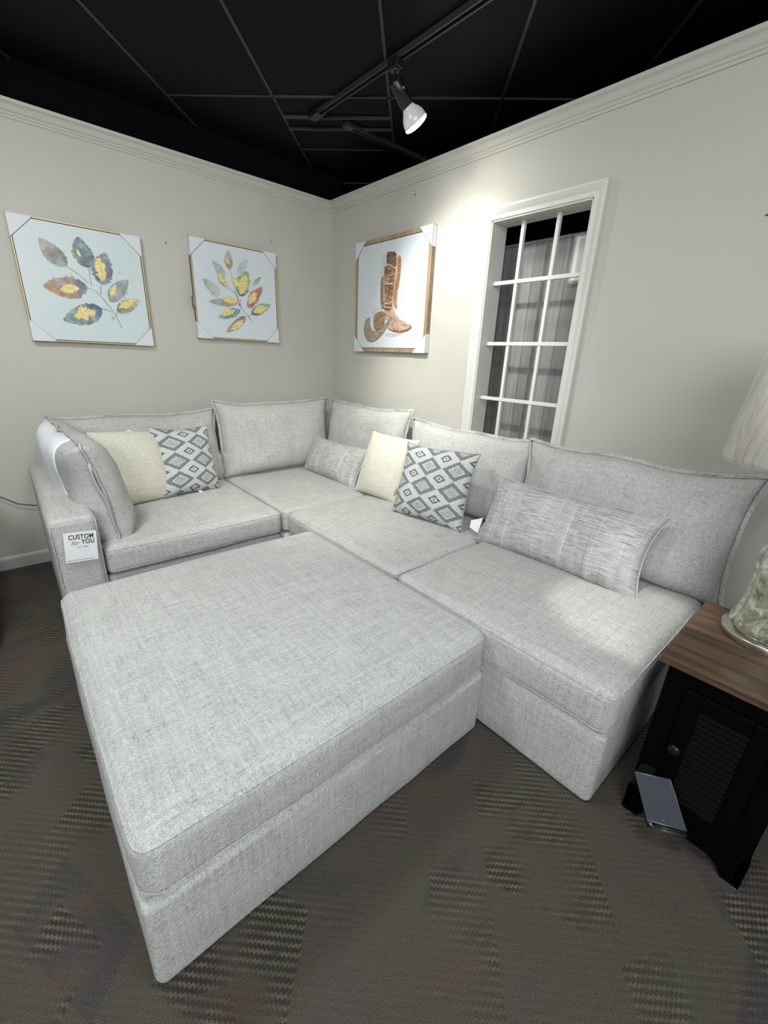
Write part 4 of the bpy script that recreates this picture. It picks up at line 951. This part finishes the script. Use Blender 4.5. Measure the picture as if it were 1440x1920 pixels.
# ------------------------------------------------------------------ light
def spot(loc, target, power, angle, blend=0.5, size=0.04, col=(1,0.98,0.94)):
    l = bpy.data.lights.new('spot','SPOT'); l.energy = power; l.spot_size = math.radians(angle); l.spot_blend = blend; l.shadow_soft_size = size; l.color = col
    o = bpy.data.objects.new('spot_beam', l); C.objects.link(o); o.location = loc
    o.rotation_euler = (Vector(target)-Vector(loc)).to_track_quat('-Z','Y').to_euler(); return o
def area(loc, target, power, size, col=(1,0.98,0.95)):
    l = bpy.data.lights.new('area','AREA'); l.energy = power; l.size = size; l.color = col
    o = bpy.data.objects.new('lamp_and_fill_light', l); C.objects.link(o); o.location = loc  # shared by ceiling lamps and added fill lights
    o.rotation_euler = (Vector(target)-Vector(loc)).to_track_quat('-Z','Y').to_euler(); return o
ax = (AX.to_3x3() @ Vector((0,0,1))).normalized()
bp = AX @ Vector((0,0,0.215))
LC = (0.965,1.0,0.965); LW = (1.0,0.99,0.925); LF = (0.93,0.985,1.0)
spot(bp, bp+ax+Vector((0,0.0,-0.30)), 16, 150, 1.0, 0.045, LW)
spot((1.0,2.12,2.70), (2.38,2.02,1.50), 150, 60, 0.9, 0.05, LW)
area((-0.35,1.75,2.72), (-0.1,1.9,0), 31, 0.45, LC)
area((0.55,0.2,2.72), (0.8,1.2,0.3), 18, 0.45, LF)
spot((1.15,0.62,2.70), (1.72,0.42,0.46), 110, 17, 0.5, 0.04, LW)
area((-1.5,-1.3,2.35), (0.9,1.8,0.6), 110, 1.6, LF)  # added fill from the camera side, lifts the front faces
area((0.9,-1.6,2.6), (1.5,0.4,0.4), 18, 1.4, LF)  # added fill, opens up the dark sofa side next to the table
spot((0.95,1.75,2.74), (1.75,2.55,0.45), 95, 62, 0.8, 0.12, LW)  # extra beam added to brighten the corner seats, no fixture behind it
area((0.75,1.85,2.74), (1.4,2.9,0.5), 6, 0.3, LW)  # extra soft light added for the back of the sofa, not a lamp
area((3.9,1.8,2.70), (3.9,1.8,0), 2, 0.6, LC)
w = bpy.data.worlds.new('World'); bpy.context.scene.world = w; w.use_nodes = True
w.node_tree.nodes['Background'].inputs[0].default_value = (0.5,0.5,0.5,1); w.node_tree.nodes['Background'].inputs[1].default_value = 0.05

# ------------------------------------------------------------------ camera
R = [[0.753507, 0.194472, -0.628019], [-0.656184, 0.28147, -0.700141], [0.04061, 0.939657, 0.339699]]
cam = bpy.data.cameras.new('Camera'); co = bpy.data.objects.new('Camera', cam); C.objects.link(co)
cam.sensor_fit = 'HORIZONTAL'; cam.sensor_width = 36.0; cam.lens = 36.0*794.988/1440.0
cam.clip_start = 0.02
m = Matrix(((R[0][0],R[0][1],R[0][2],0),(R[1][0],R[1][1],R[1][2],0),(R[2][0],R[2][1],R[2][2],1.40),(0,0,0,1)))
co.matrix_world = m
sc = bpy.context.scene; sc.camera = co
sc.view_settings.view_transform = 'Standard'; sc.view_settings.look = 'None'; sc.view_settings.gamma = 1.0
sc.view_settings.exposure = 0.0; sc.view_settings.use_curve_mapping = False
